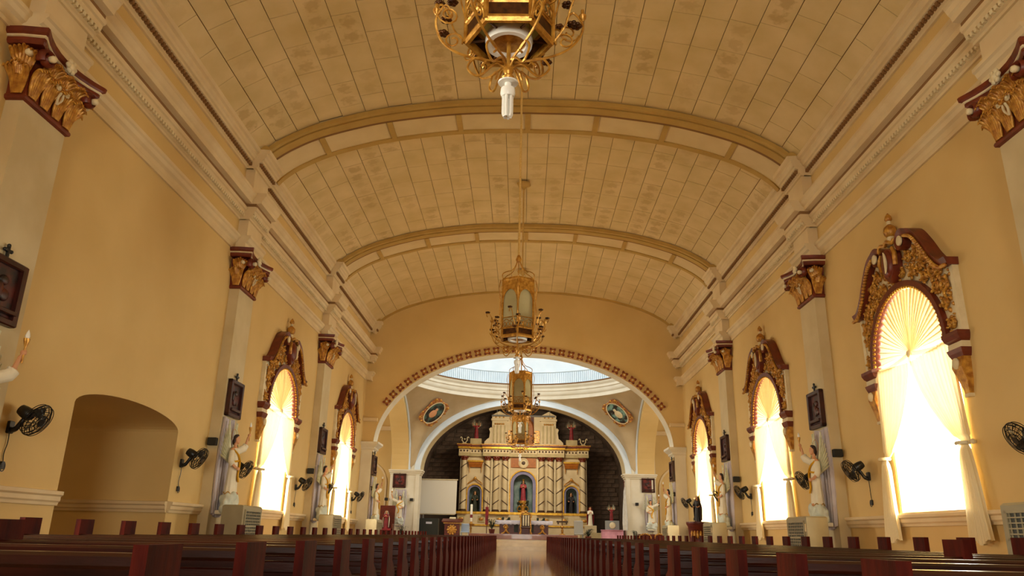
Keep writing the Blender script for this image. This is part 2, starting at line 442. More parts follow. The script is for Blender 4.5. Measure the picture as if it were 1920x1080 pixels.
for ry in RIBY:
    rib = arc_strip(ry, ry + RIBW, -.05, .10).build('transverse_rib', 'rib', ceiling, smooth=40)
    arc_strip(ry - .05, ry + .09, .02, .15).build('moulding', 'rib_gold', rib, smooth=40)
    arc_strip(ry + .14, ry + .46, .10, .17).build('moulding', 'rib_gold', rib, smooth=40)
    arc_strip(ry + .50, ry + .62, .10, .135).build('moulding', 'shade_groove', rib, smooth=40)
    arc_strip(ry + RIBW - .2, ry + RIBW, .10, .145).build('moulding', 'rib_gold', rib, smooth=40)
    for k in range(-3, 4):
        bx_ = k * 2.15; a_c = ARC[-1] / 2 + bx_ * 1.012; x, z, th = at_arc(a_c)
        b = MB().box(-.085, .085, ry + .60, ry + RIBW - .18, -.155, -.09).map(lambda px, py, pz: (x + math.cos(th)*px - math.sin(th)*pz, py, z + math.sin(th)*px + math.cos(th)*pz))
        b.build('bar', 'rib_gold', rib)
# thin wall-plate moulding where the boards meet the chancel wall
arc_strip(YE - .09, YE + .01, -.02, .10).build('edge_moulding', 'rib_gold', ceiling, smooth=40)

# entablature: profiles as (projection from wall plane, z), swept along the nave with breaks over the pilasters
def sweep(name, s, prof, m, breaks=True, y0=YB, y1=YE, jut=.28, smooth=None):
    stations = [(y0, 0)]
    if breaks:
        for p in PIL:
            if y0 < p < y1 - 1:
                a, b = p - .10, p + PW + .10
                stations += [(a, 0), (a + .001, jut), (b - .001, jut), (b, 0)]
        stations += [(y1 - .45, 0), (y1 - .449, jut)]
    stations.append((y1, stations[-1][1]))
    loops = [[(s * (WX - d - j), y, z) for d, z in prof] for y, j in stations]
    return MB().loft(loops).build(name, m, smooth=smooth)
for k, s in enumerate((-1, 1)):
    side = ('left', 'right')[k]
    # lower string course
    t = struct(sweep('trim_%d' % (1 + k), s, [(-.05, 8.34), (.05, 8.34), (.05, 8.42), (.03, 8.46), (.03, 8.58), (.09, 8.62), (.12, 8.70), (.16, 8.73), (.16, 8.80), (-.05, 8.80)], 'cream'), 'cream string moulding above the capitals, %s wall' % side)
    # lower cornice (architrave)
    prof = [(-.05, 9.30), (.05, 9.30), (.05, 9.36), (.10, 9.38), (.12, 9.46), (.16, 9.47), (.18, 9.56), (.22, 9.58), (.24, 9.66), (.18, 9.69), (.18, 9.78), (.34, 9.80), (.36, 9.90), (.40, 9.94), (.44, 10.03), (.46, 10.05), (.46, 10.12), (-.05, 10.14)]
    t = struct(sweep('trim_%d' % (3 + k), s, prof, 'cream'), 'lower stepped cream cornice along the %s wall' % side)
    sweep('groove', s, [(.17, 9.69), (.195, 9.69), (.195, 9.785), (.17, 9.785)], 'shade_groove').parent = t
    # row of little egg ornaments under it
    eg = MB(); y = 6.0
    while y < YE - .1:
        j = .28 if any(p - .1 < y < p + PW + .1 for p in PIL) or y > YE - .45 else 0
        x = WX - j - .135
        eg.add([(s*(x-.035), y-.035, 9.385), (s*(x-.035), y+.035, 9.385), (s*(x+.03), y+.035, 9.385), (s*(x+.03), y-.035, 9.385),
                (s*(x-.045), y-.03, 9.455), (s*(x-.045), y+.03, 9.455), (s*(x+.02), y+.03, 9.455), (s*(x+.02), y-.03, 9.455)],
               [(0,1,2,3),(4,5,6,7),(0,1,5,4),(1,2,6,5),(2,3,7,6),(3,0,4,7)]); y += .12
    e_ = eg.build('egg_moulding', 'ivory', t); e_['kind'] = 'stuff'
    # upper cornice
    prof = [(-.05, 10.92), (.06, 10.92), (.06, 10.98), (.11, 11.0), (.11, 11.11), (.20, 11.13), (.20, 11.20), (.25, 11.22), (.27, 11.28), (.31, 11.32), (.31, 11.40), (.38, 11.43), (.40, 11.53), (-.05, 11.56)]
    t = struct(sweep('trim_%d' % (5 + k), s, prof, 'cream'), 'upper cream cornice carrying the vault, %s wall' % side)
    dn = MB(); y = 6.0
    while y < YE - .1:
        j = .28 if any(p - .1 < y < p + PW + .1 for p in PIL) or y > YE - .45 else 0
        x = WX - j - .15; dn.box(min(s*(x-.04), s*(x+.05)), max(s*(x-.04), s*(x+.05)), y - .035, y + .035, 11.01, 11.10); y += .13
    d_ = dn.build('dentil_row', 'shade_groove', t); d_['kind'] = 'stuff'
    sweep('gold_fillet', s, [(.22, 11.545), (.36, 11.545), (.30, 11.66), (.22, 11.66)], 'rib_gold').parent = t
    # dado rail and plinth, broken at openings
    cuts = [(PASS_Y - 2.22, PASS_Y + 2.22)] if s < 0 else []
    segs = []; cur = YB
    for a, b in cuts: segs.append((cur, a)); cur = b
    segs.append((cur, YE))
    dp = [(-.04, 1.14), (.05, 1.14), (.06, 1.19), (.09, 1.22), (.09, 1.29), (.13, 1.32), (.13, 1.38), (-.04, 1.40)]
    t = None
    for a, b in segs:
        q = sweep('baseboard_%s' % side if t is None else 'dado_rail', s, dp, 'cream', breaks=False, y0=a, y1=b)
        if t is None: t = struct(q, 'cream dado rail along the foot of the %s wall' % side)
        else: q.parent = t
    if s < 0:   # rail returning along the far jamb of the passage
        MB().prism([(-.04, 1.14), (.05, 1.14), (.06, 1.19), (.09, 1.22), (.09, 1.29), (.13, 1.32), (.13, 1.38), (-.04, 1.40)], lambda u, w, d: (d, PASS_Y + 2.22 - u, w), -WX - 3.1, -WX).build('dado_rail', 'cream', t)
        MB().prism([(-.04, 1.14), (.05, 1.14), (.06, 1.19), (.09, 1.22), (.09, 1.29), (.13, 1.32), (.13, 1.38), (-.04, 1.40)], lambda u, w, d: (d, PASS_Y - 2.22 + u, w), -WX - 3.1, -WX).build('dado_rail', 'cream', t)

# pilasters (parts of the walls) ----------------------------------------------------------
for s in (-1, 1):
    for p in PIL[1:]:
        mb = MB(); xs = sorted((s * WX + s*.02, s * PX))
        mb.box(xs[0], xs[1], p, p + PW, 0, 8.36)
        xs2 = sorted((s * WX + s*.02, s * (PX - .05)))
        mb.box(xs2[0], xs2[1], p - .05, p + PW + .05, 0, .35)
        mb.build('pilaster', 'pilaster', wall[s])
        # strips of pilaster continuing through the two frieze bands
        for z0, z1 in ((8.78, 9.32), (10.12, 10.94)):
            MB().box(xs[0], xs[1], p, p + PW, z0, z1).build('frieze_block', 'cream', wall[s])

# Corinthian capital, modelled facing -Y at the origin, centred on x = 0, bottom z = 0 -----
def leaf(w, h, curl, t=.035, n=7):
    """acanthus leaf standing on z=0, leaning out along -y"""
    g = MB()
    for k in range(-3, 4):
        e = abs(k) / 3; x1 = w*.5*k/3
        g.tube(spline([(x1*.45, -.005, 0), (x1*.75, -.03 - .01*(3 - abs(k)), h*.45), (x1*1.05, -.05 - curl*.25, h*(.85 - .16*e)), (x1*1.15, -.05 - curl*.75, h*(1 - .20*e)), (x1*1.15, -.05 - curl, h*(.90 - .20*e))], 4),
               [.020, .026, .030, .032] + [.034]*8 + [.030, .024, .018, .012, .008], 7)
    return g
LEAF1 = leaf(.30, .52, .16).mesh('leaf', 'gold', smooth=50)
LEAF2 = leaf(.30, .42, .20).mesh('leaf', 'gold', smooth=50)
CD = WX - PX      # depth of the pilaster
def bell(z):       # flare of the bell over height
    q = z / .82; return .03 + .13 * q**2.4
_cap = {}
def capital(parent, s, p):
    root = bpy.data.objects.new('capital', _cap['bell']) if 'bell' in _cap else None
    if root is None:
        loops = []
        for z in [.07 + .75*i/8 for i in range(9)]:
            k = bell(z); w = PW/2 + k; loops.append([(-w, CD, z), (-w, -k, z), (w, -k, z), (w, CD, z)])
        _cap['bell'] = MB().loft(loops).mesh('capital', 'red_brown', smooth=30)
        _cap['neck'] = MB().loft([[(-PW/2-a, CD, z), (-PW/2-a, -a, z), (PW/2+a, -a, z), (PW/2+a, CD, z)] for a, z in ((0, -.02), (.05, 0), (.06, .04), (.05, .075), (.02, .09))]).mesh('necking', 'red_brown')
        # abacus with concave sides and cut corners
        def aba(k, z, dep):
            w = PW/2 + k; pts = [(-w, CD, z)]
            pts += [(-w, .02, z), (-w + .05 + .12*0, -k + .0, z)]
            for i in range(9):
                q = -1 + 2*i/8; pts.append((q*(w-.10), -k + dep*(1 - q*q), z))
            pts += [(w - .05, -k, z), (w, .02, z), (w, CD, z)]
            return pts
        _cap['aba'] = MB().loft([aba(.27, .86, .20), aba(.30, .90, .20), aba(.30, .96, .21)]).mesh('abacus', 'red_brown')
        _cap['line'] = MB().loft([aba(.305, .958, .20), aba(.325, .97, .20), aba(.325, .995, .20)]).mesh('abacus_fillet', 'ivory')
        _cap['aba2'] = MB().loft([aba(.32, .995, .20), aba(.36, 1.03, .21), aba(.37, 1.11, .21)]).mesh('abacus_top', 'red_brown')
        pth = [(x, y, z) for x, y, z in spiral(0, 0, .035, .15, 1.6, 0, 24)]
        v = MB().tube(pth, [.035 + .012*i/24 for i in range(25)], 6); v.map(lambda x, y, z: (x, y*1.9, z))
        _cap['vol'] = v.mesh('volute', 'red_brown', smooth=60)
        _cap['eye'] = MB().lathe([(.02, -.075), (.05, -.065), (.06, -.04), (.05, .04), (.02, .06)], 12).map(lambda x, y, z: (x, z, y)).mesh('volute_eye', 'ivory', smooth=50)
        _cap['stem'] = MB().tube(spline([(0, -.03, .42), (.06, -.10, .62), (.22, -.14, .78), (.36, -.17, .82)], 5), .035, 6).mesh('volute_stem', 'red_brown', smooth=60)
        _cap['stemL'] = MB().tube(spline([(0, -.03, .42), (-.06, -.10, .62), (-.22, -.14, .78), (-.36, -.17, .82)], 5), .035, 6).mesh('volute_stem', 'red_brown', smooth=60)
        fl = MB(); fl.ball((0, 0, 0), (.09, .06, .08))
        for i in range(6): fl.ball((.09*math.cos(i*PI/3), -.01, .09*math.sin(i*PI/3)), (.05, .04, .05), 8, 5)
        _cap['fleuron'] = fl.mesh('fleuron', 'ivory', smooth=60)
        sp = MB()
        for q in (-1, 1):
            sp.tube([(x, -.16, z) for x, _, z in spiral(q*.11, .46, .025, .085, 1.3, PI/2, 16, sgn=q)], [.018]*17, 6)
            sp.tube(spline([(0, -.10, .20), (q*.05, -.14, .30), (q*.03, -.16, .40)], 4), .02, 6)
            sp.ball((q*.11, -.165, .46), .035, 8, 5)
        _cap['tendril'] = sp.mesh('tendril', 'ivory', smooth=60)
        root = bpy.data.objects.new('capital', _cap['bell'])
    COL.objects.link(root); root.parent = parent
    root.location = (s * PX, p + PW/2, 7.24); root.rotation_euler = (0, 0, -s * PI/2)
    link('necking', _cap['neck'], root)
    for k in ('aba', 'line', 'aba2'): link(_cap[k].name.split('.')[0], _cap[k], root)
    for x in (-.47, -.16, .16, .47): link('leaf', LEAF1, root, (x, -.05, .08))
    for x in (-.34, 0, .34): link('leaf', LEAF2, root, (x, -.10, .36))
    for q in (-1, 1):      # side faces
        link('leaf', LEAF1, root, (q*(PW/2 + .05), .10, .08), (0, 0, q*PI/2))
        link('leaf', LEAF2, root, (q*(PW/2 + .12), .04, .38), (0, 0, q*PI/2.6))
        link('volute', _cap['vol'], root, (q*.62, -.26, .70), (0, 0, q*.12))
        link('volute_eye', _cap['eye'], root, (q*.63, -.34, .70), (0, 0, q*.12))
        link('volute_eye', _cap['eye'], root, (q*.80, -.10, .70), (0, 0, q*PI/2))
        link('volute_stem', _cap['stem' if q > 0 else 'stemL'], root, (q*.12, -.02, 0))
    link('fleuron', _cap['fleuron'], root, (0, -.24, .98))
    link('tendril', _cap['tendril'], root, (0, -.04, .06))
for s in (-1, 1):
    for p in PIL[2:]: capital(wall[s], s, p)

# chancel arch wall (end of the nave) -----------------------------------------------------
AX, AZ, AR = 7.72, 5.05, 4.95            # half width, springing, rise of the first arch
def ell(x, a=AX, z0=AZ, r=AR): return z0 + r * math.sqrt(max(0.0, 1 - (x/a)**2))
def arch_wall(name, y0, y1, a, z0, r, xo, topf, m):
    mb = MB(); n = 48; xs = [-a*math.cos(PI*k/n) for k in range(n + 1)]
    for y in (y0, y1):
        for p, q in zip(xs, xs[1:]): mb.add([(p,y,ell(p,a,z0,r)),(q,y,ell(q,a,z0,r)),(q,y,topf(q)),(p,y,topf(p))], [(0,1,2,3)])
        for q in (-1, 1):
            ys = [a + (xo - a)*i/6 for i in range(7)]
            for u, w in zip(ys, ys[1:]): mb.add([(q*u,y,0),(q*w,y,0),(q*w,y,topf(w)),(q*u,y,topf(u))], [(0,1,2,3)])
    pts = [(-a, 0)] + [(x, ell(x, a, z0, r)) for x in xs] + [(a, 0)]
    mb.sheet([[(x, y0, z) for x, z in pts], [(x, y1, z) for x, z in pts]])
    return struct(mb.build(name, m, fix=False))
wall_front = arch_wall('wall_front', YE, YE + 1.0, AX, AZ, AR, 9.6, lambda x: vz(min(abs(x), 8.05)) + .3, 'plaster')
wall_front['label'] = 'plaster wall with the wide chancel arch and its row of rosettes'
# lighter soffit lining, impost caps and ledge
mb = MB(); n = 48; xs = [-AX*math.cos(PI*k/n) for k in range(n + 1)]
mb.loft([[(x, YE - .004, ell(x)), (x*.998, YE - .004, ell(x) - .012), (x*.998, YE + 1.004, ell(x) - .012), (x, YE + 1.004, ell(x))] for x in xs])
mb.build('arch_soffit', 'white_paint', wall_front)
for s in (-1, 1):
    q = lambda e, z: [(s*(AX - e), YE - e*.8, z), (s*8.31, YE - e*.8, z), (s*8.31, YE + 1.0 + e*.5, z), (s*(AX - e), YE + 1.0 + e*.5, z)]
    MB().loft([q(.03, 4.72), q(.03, 4.80), q(.12, 4.86), q(.12, 4.94), q(.20, 5.0), q(.32, 5.10), q(.32, 5.20), q(.02, 5.22)]).build('impost', 'white_paint', wall_front)
    q = lambda e, z: [(s*(AX - e), YE - .02 - e, z), (s*8.29, YE - .02 - e, z), (s*8.29, YE + .2, z), (s*(AX - e), YE + .2, z)]
    MB().loft([q(.0, 0), q(.0, 4.72)]).build('pier_facing', 'white_paint', wall_front)
    MB().box(min(s*7.55, s*8.29), max(s*7.55, s*8.29), YE - .16, YE, 6.25, 6.42).build('ledge', 'cream', wall_front)
# rosettes: four-petal gilded flowers round the arch
pet = MB()
for i in range(4):
    a = PI/4 + i*PI/2; c, sn = math.cos(a), math.sin(a)
    for (dx, w) in ((.13, .085),):
        base = [(0.02, -w*.5), (.10, -w), (.20, -w*.75), (.26, 0), (.20, w*.75), (.10, w), (0.02, w*.5)]
        pts = [(c*u - sn*v, sn*u + c*v) for u, v in base]
        pet.prism(pts, lambda u, w_, d: (u, d, w_), -.06, .01)
ROS = pet.mesh('rosette', 'rosette_red')
ROSC = MB().lathe([(.13, 0), (.13, .05), (.09, .08), (.05, .085)], 12).map(lambda x, y, z: (x, -z, y)).mesh('rosette_ring', 'gold', smooth=40)
ROSE = MB().ball((0, -.10, 0), .05, 10, 6).mesh('rosette_pearl', 'ivory', smooth=60)
def ell_len(a, b, n=2000):
    P = [(-a*math.cos(PI*i/n), b*math.sin(PI*i/n)) for i in range(n + 1)]; L = [0.0]
    for p, q in zip(P, P[1:]): L.append(L[-1] + math.hypot(q[0]-p[0], q[1]-p[1]))
    return P, L
EP, EL = ell_len(AX + .22, AR + .22)
def ell_at_x(x): return min(range(len(EP)), key=lambda i: abs(EP[i][0] - x))
i0, i1 = ell_at_x(-7.15), ell_at_x(7.15); NR = 33
for k in range(NR):
    L = EL[i0] + (EL[i1] - EL[i0]) * k / (NR - 1); i = min(range(i0, i1 + 1), key=lambda j: abs(EL[j] - L))
    x, z = EP[i][0], EP[i][1] + AZ; tx, tz = EP[min(i+3, len(EP)-1)][0]-EP[i-3][0], EP[min(i+3, len(EP)-1)][1]-EP[i-3][1]
    a = math.atan2(tz, tx)
    r = link('rosette', ROS, wall_front, (x, YE, z), (0, -a, 0)); r.scale = (.92, 1, .92); link('rosette_ring', ROSC, r); link('rosette_pearl', ROSE, r)

# crossing: side arches, far arch, pendentives, ring, drum --------------------------------
YC0, YC1 = YE + 1.0, 56.5; YCC = (YC0 + YC1) / 2; XC = 8.3
def far_top(x): return 13.0
wall_chancel = arch_wall('wall_chancel', YC1, YC1 + 1.1, 7.45, 5.05, 5.0, 9.6, lambda x: 10.62, 'white_paint')
wall_chancel['label'] = 'cream chancel arch wall with corner piers beyond the crossing'
for s in (-1, 1):    # arches into the transepts
    mb = MB(); n = 40; hw = (YC1 - YC0) / 2 - .05; ys = [YCC - hw*math.cos(PI*k/n) for k in range(n + 1)]
    zf = lambda y: 5.05 + 5.0*math.sqrt(max(0, 1 - ((y-YCC)/hw)**2))
    for x in (s*XC, s*(XC + 1.25)):
        for p, q in zip(ys, ys[1:]): mb.add([(x,p,zf(p)),(x,q,zf(q)),(x,q,10.62),(x,p,10.62)], [(0,1,2,3)])
    mb.sheet([[(s*XC, y, zf(y)) for y in ys], [(s*(XC+1.25), y, zf(y)) for y in ys]])
    struct(mb.build('wall_crossing_%s' % ('left' if s < 0 else 'right'), 'plaster', fix=False))
    # transept: far and near walls, end wall, roof
    mb = MB(); X0, X1 = sorted((s*(XC + 1.2), s*16.2))
    mb.box(X0, X1, YC1 + .9, YC1 + 1.4, 0, 11); mb.box(X0, X1, YE - .4, YE + .1, 0, 11)
    mb.box(*sorted((s*16.0, s*16.5)), YE - .4, YC1 + 1.4, 0, 11); mb.box(X0, X1, YE - .4, YC1 + 1.4, 10.6, 11)
    t = struct(mb.build('wall_transept_%s' % ('left' if s < 0 else 'right'), 'plaster'))
    MB().box(*sorted((s*9.62, s*15.9)), YC1 + .72, YC1 + .92, 8.05, 8.35).build('ledge', 'cream', t)
    n = 16; pts = [(s*11.6 - 1.5*math.cos(PI*k/n), 4.2 + 1.5*math.sin(PI*k/n)) for k in range(n+1)]
    MB().loft([[(x, YC1+.82, z), (s*11.6+(x-s*11.6)*1.09, YC1+.82, 4.2+(z-4.2)*1.09), (s*11.6+(x-s*11.6)*1.09, YC1+.92, 4.2+(z-4.2)*1.09), (x, YC1+.92, z)] for x, z in [(s*11.6-1.5, 0)] + pts + [(s*11.6+1.5, 0)]]).build('door_surround', 'cream', t)
# impost bands on the far piers and their white lower shafts
for s in (-1, 1):
    q = lambda e, z: [(s*(7.45 - e), YC1 - e, z), (s*(9.6 + e*.6), YC1 - e, z), (s*(9.6 + e*.6), YC1 + 1.1, z), (s*(7.45 - e), YC1 + 1.1, z)]
    MB().loft([q(.0, 4.78), q(.06, 4.82), q(.06, 4.90), q(.14, 4.95), q(.14, 5.02), q(.20, 5.06), q(.20, 5.14), q(.02, 5.17)]).build('impost', 'white_paint', wall_chancel)
    for xa, xb in ((7.47, 7.75), (9.30, 9.58)):
        MB().box(min(s*xa, s*xb), max(s*xa, s*xb), YC1 - .07, YC1, 0, 4.8).build('pier_strip', 'white_paint', wall_chancel)
# archivolt band and dark moulding of the far arch
n = 48; A2, R2 = 7.45, 5.0
mb = MB(); mb.loft([[(-A2*math.cos(PI*k/n), YC1 - .05, 5.15 + (R2-.1)*math.sin(PI*k/n)), (-(A2+.42)*math.cos(PI*k/n), YC1 - .05, 5.15 + (R2+.3)*math.sin(PI*k/n)),
     (-(A2+.42)*math.cos(PI*k/n), YC1 + .02, 5.15 + (R2+.3)*math.sin(PI*k/n)), (-A2*math.cos(PI*k/n), YC1 + .02, 5.15 + (R2-.1)*math.sin(PI*k/n))] for k in range(n + 1)])
mb.build('archivolt', 'drum_white', wall_chancel, smooth=30)
mb = MB(); mb.loft([[(-A2*.998*math.cos(PI*k/n), YC1 + .06, 5.05 + (R2-.02)*math.sin(PI*k/n)), (-A2*math.cos(PI*k/n), YC1 + .06, 5.05 + R2*math.sin(PI*k/n)),
     (-A2*math.cos(PI*k/n), YC1 + 1.08, 5.05 + R2*math.sin(PI*k/n)), (-A2*.985*math.cos(PI*k/n), YC1 + 1.08, 5.05 + (R2-.06)*math.sin(PI*k/n))] for k in range(n + 1)])
mb.build('arch_lining', 'pilaster', wall_chancel, smooth=30)
# pendentives: ruled from the arch edges to the ring
RR, ZR = 8.15, 10.5
def edge_pt(th):      # th in 0..90 deg within quadrant (0 = +x axis crown, 90 = +y axis crown)
    if th <= 45:
        k = th / 45; hw = (YC1 - YC0)/2 - .02; yy = hw * math.sin(k*PI/2); return (XC - .02, yy, 5.15 + 5.3*math.cos(k*PI/2))
    k = (90 - th) / 45; return ((A2 + .42) * math.sin(k*PI/2), (YC1 - YC0)/2 - .04, 5.15 + 5.3*math.cos(k*PI/2))
pend = None
for sx in (-1, 1):
    for sy in (-1, 1):
        grid = []
        for i in range(37):
            th = 90*i/36; B = edge_pt(th); a = math.radians(th); C = (RR*math.cos(a), RR*math.sin(a), ZR)
            row = []
            for j in range(13):
                q = j / 12; bulge = .55*math.sin(q*PI)*math.sin(2*a)**2
                row.append((sx*(B[0]+(C[0]-B[0])*q + bulge*.5), YCC + sy*(B[1]+(C[1]-B[1])*q + bulge*.5), B[2]+(C[2]-B[2])*q))
            grid.append(row)
        o = MB().sheet(grid).build('pendentive', 'pendentive', None, smooth=60, fix=False)
        if pend is None:
            pend = o; pend.name = 'ceiling_crossing'; struct(pend, 'curved pendentives and white ring under the bright dome')
        else: o.parent = pend
# white ribs along the corner fold of each far pendentive
for sx in (-1, 1):
    pts = []
    for i in range(13):
        B = edge_pt(45*i/12 + 0.0); pts.append((sx*(B[0] - .03), YCC + B[1], B[2]))
    MB().tube([p for p in pts if p[2] < 11.2], .09, 6).build('corner_moulding', 'drum_white', pend, smooth=60)
ring = MB().lathe([(8.22, 10.42), (8.0, 10.42), (7.97, 10.66), (7.90, 10.74), (7.86, 10.86), (7.84, 11.0), (7.78, 11.03), (7.76, 11.20), (7.64, 11.34), (7.62, 11.42), (8.22, 11.46)], 96, (0, YCC, 0), caps=False)
ring.build('dome_ring', 'white_paint', pend, smooth=30)
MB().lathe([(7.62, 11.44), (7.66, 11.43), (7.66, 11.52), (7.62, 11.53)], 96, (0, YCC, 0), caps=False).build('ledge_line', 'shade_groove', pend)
# drum: upright staves, each lit by the dome opening
drum = MB().lathe([(8.2, 11.44), (8.2, 12.45), (8.12, 12.5), (8.12, 12.62), (8.0, 14.0), (7.4, 15.4), (6.6, 16.3)], 96, (0, YCC, 0), caps=False)
drum.build('dome', 'drum_white', pend, smooth=40)
st = MB()
for k in range(150):
    a = PI * (k + .5) / 150; c, sn = math.cos(a), math.sin(a)
    st.box(-.03, .03, -.03, .03, 11.45, 12.44); st.v[-8:] = [(8.15*c + x*(-sn) + y*c, YCC + 8.15*sn + x*c + y*sn, z) for x, y, z in st.v[-8:]]
o = st.build('stave_row', 'drum_white', pend, fix=False); o['kind'] = 'stuff'
# roof of dome and flat roof around it
mb = MB(); mb.lathe([(6.7, 16.3), (6.7, 16.5)], 48, (0, YCC, 0)); mb.build('dome_cap', 'drum_white', pend)
mb = MB(); _ci = [(8.25*math.cos(2*PI*k/64), 8.25*math.sin(2*PI*k/64)) for k in range(64)]
_sq = [(x*9.6/8.25*min(1.5, 1/max(abs(x), abs(y))*8.25), y*8.5/8.25*min(1.5, 1/max(abs(x), abs(y))*8.25)) for x, y in _ci]
mb.loft([[(x, YCC + y, 10.9) for x, y in _ci], [(x, YCC + y, 10.9) for x, y in _sq]], caps=False); mb.build('roof_deck', 'plaster', pend)
mb = MB(); mb.box(-9.6, 9.6, YE + .3, YE + .8, 10.6, 14.2); mb.build('gable', 'plaster', pend)

# chancel: side walls, vault, stone back wall ---------------------------------------------
YS = 67.5
mb = MB(); n = 32
sec = [(-8.3, 0)] + [(-8.3*math.cos(PI*k/n), 5.4 + 6.0*math.sin(PI*k/n)) for k in range(n + 1)] + [(8.3, 0)]
mb.sheet([[(x, YC1 + 1.05, z) for x, z in sec], [(x, YS + .3, z) for x, z in sec]])
struct(mb.build('wall_sanctuary', 'stone_dark', fix=False), 'dark stone side walls and vault of the sanctuary')
backw = struct(MB().box(-8.5, 8.5, YS + .04, YS + .4, 0, 11.6).build('wall_stone', 'mortar'), 'dark stone block wall behind the altar')
STV = [MB().cbox(-w/2, w/2, -.05, .06, -.17, .17, .02).mesh('stone', 'stone_dark') for w in (.62, .74, .86, .70)]
rng = random.Random(11); ns = 0; z = .55; row = 0
extra = MB()
while z < 11.4:
    x = -8.3 + rng.uniform(-.4, 0)
    while x < 8.3:
        w = rng.choice((0, 1, 2, 3)); ww = (.62, .74, .86, .70)[w]; xc = x + ww/2
        inside = abs(xc) < 8.2 and z < 5.4 + 6.0*math.sqrt(max(0, 1-(xc/8.3)**2)) and z > 2.2
        hidden = abs(xc) < 5.0 and z < 7.6 or abs(xc) < 2.6 or (xc < 0 and z < 4.3 and xc > -7.8)
        if inside and not hidden and ns < 300:
            link('stone', STV[w], backw, (xc, YS + rng.uniform(-.03, .03), z)); ns += 1
        x += ww + .03
    z += .37; row += 1

# steps, sanctuary floor and dais ---------------------------------------------------------
mb = MB()
for k, (y, z) in enumerate(((44.6, .17), (45.2, .34), (45.8, .50))): mb.box(-7.4, 7.4, y, 69, z - .17 if k else 0, z)
struct(mb.build('floor_sanctuary', 'step_marble'), 'three pale marble steps up to the sanctuary')
struct(MB().cbox(-3.6, 3.8, 54.0, 60.5, .5, .85, .02).build('floor_dais', 'dais_wood'), 'brown polished altar platform at the end of the aisle')

# ================================================================== NAVE OBJECTS
FACE = {-1: PI/2, 1: -PI/2}          # things on a side wall are modelled facing -Y
SIDE = {-1: 'left', 1: 'right'}

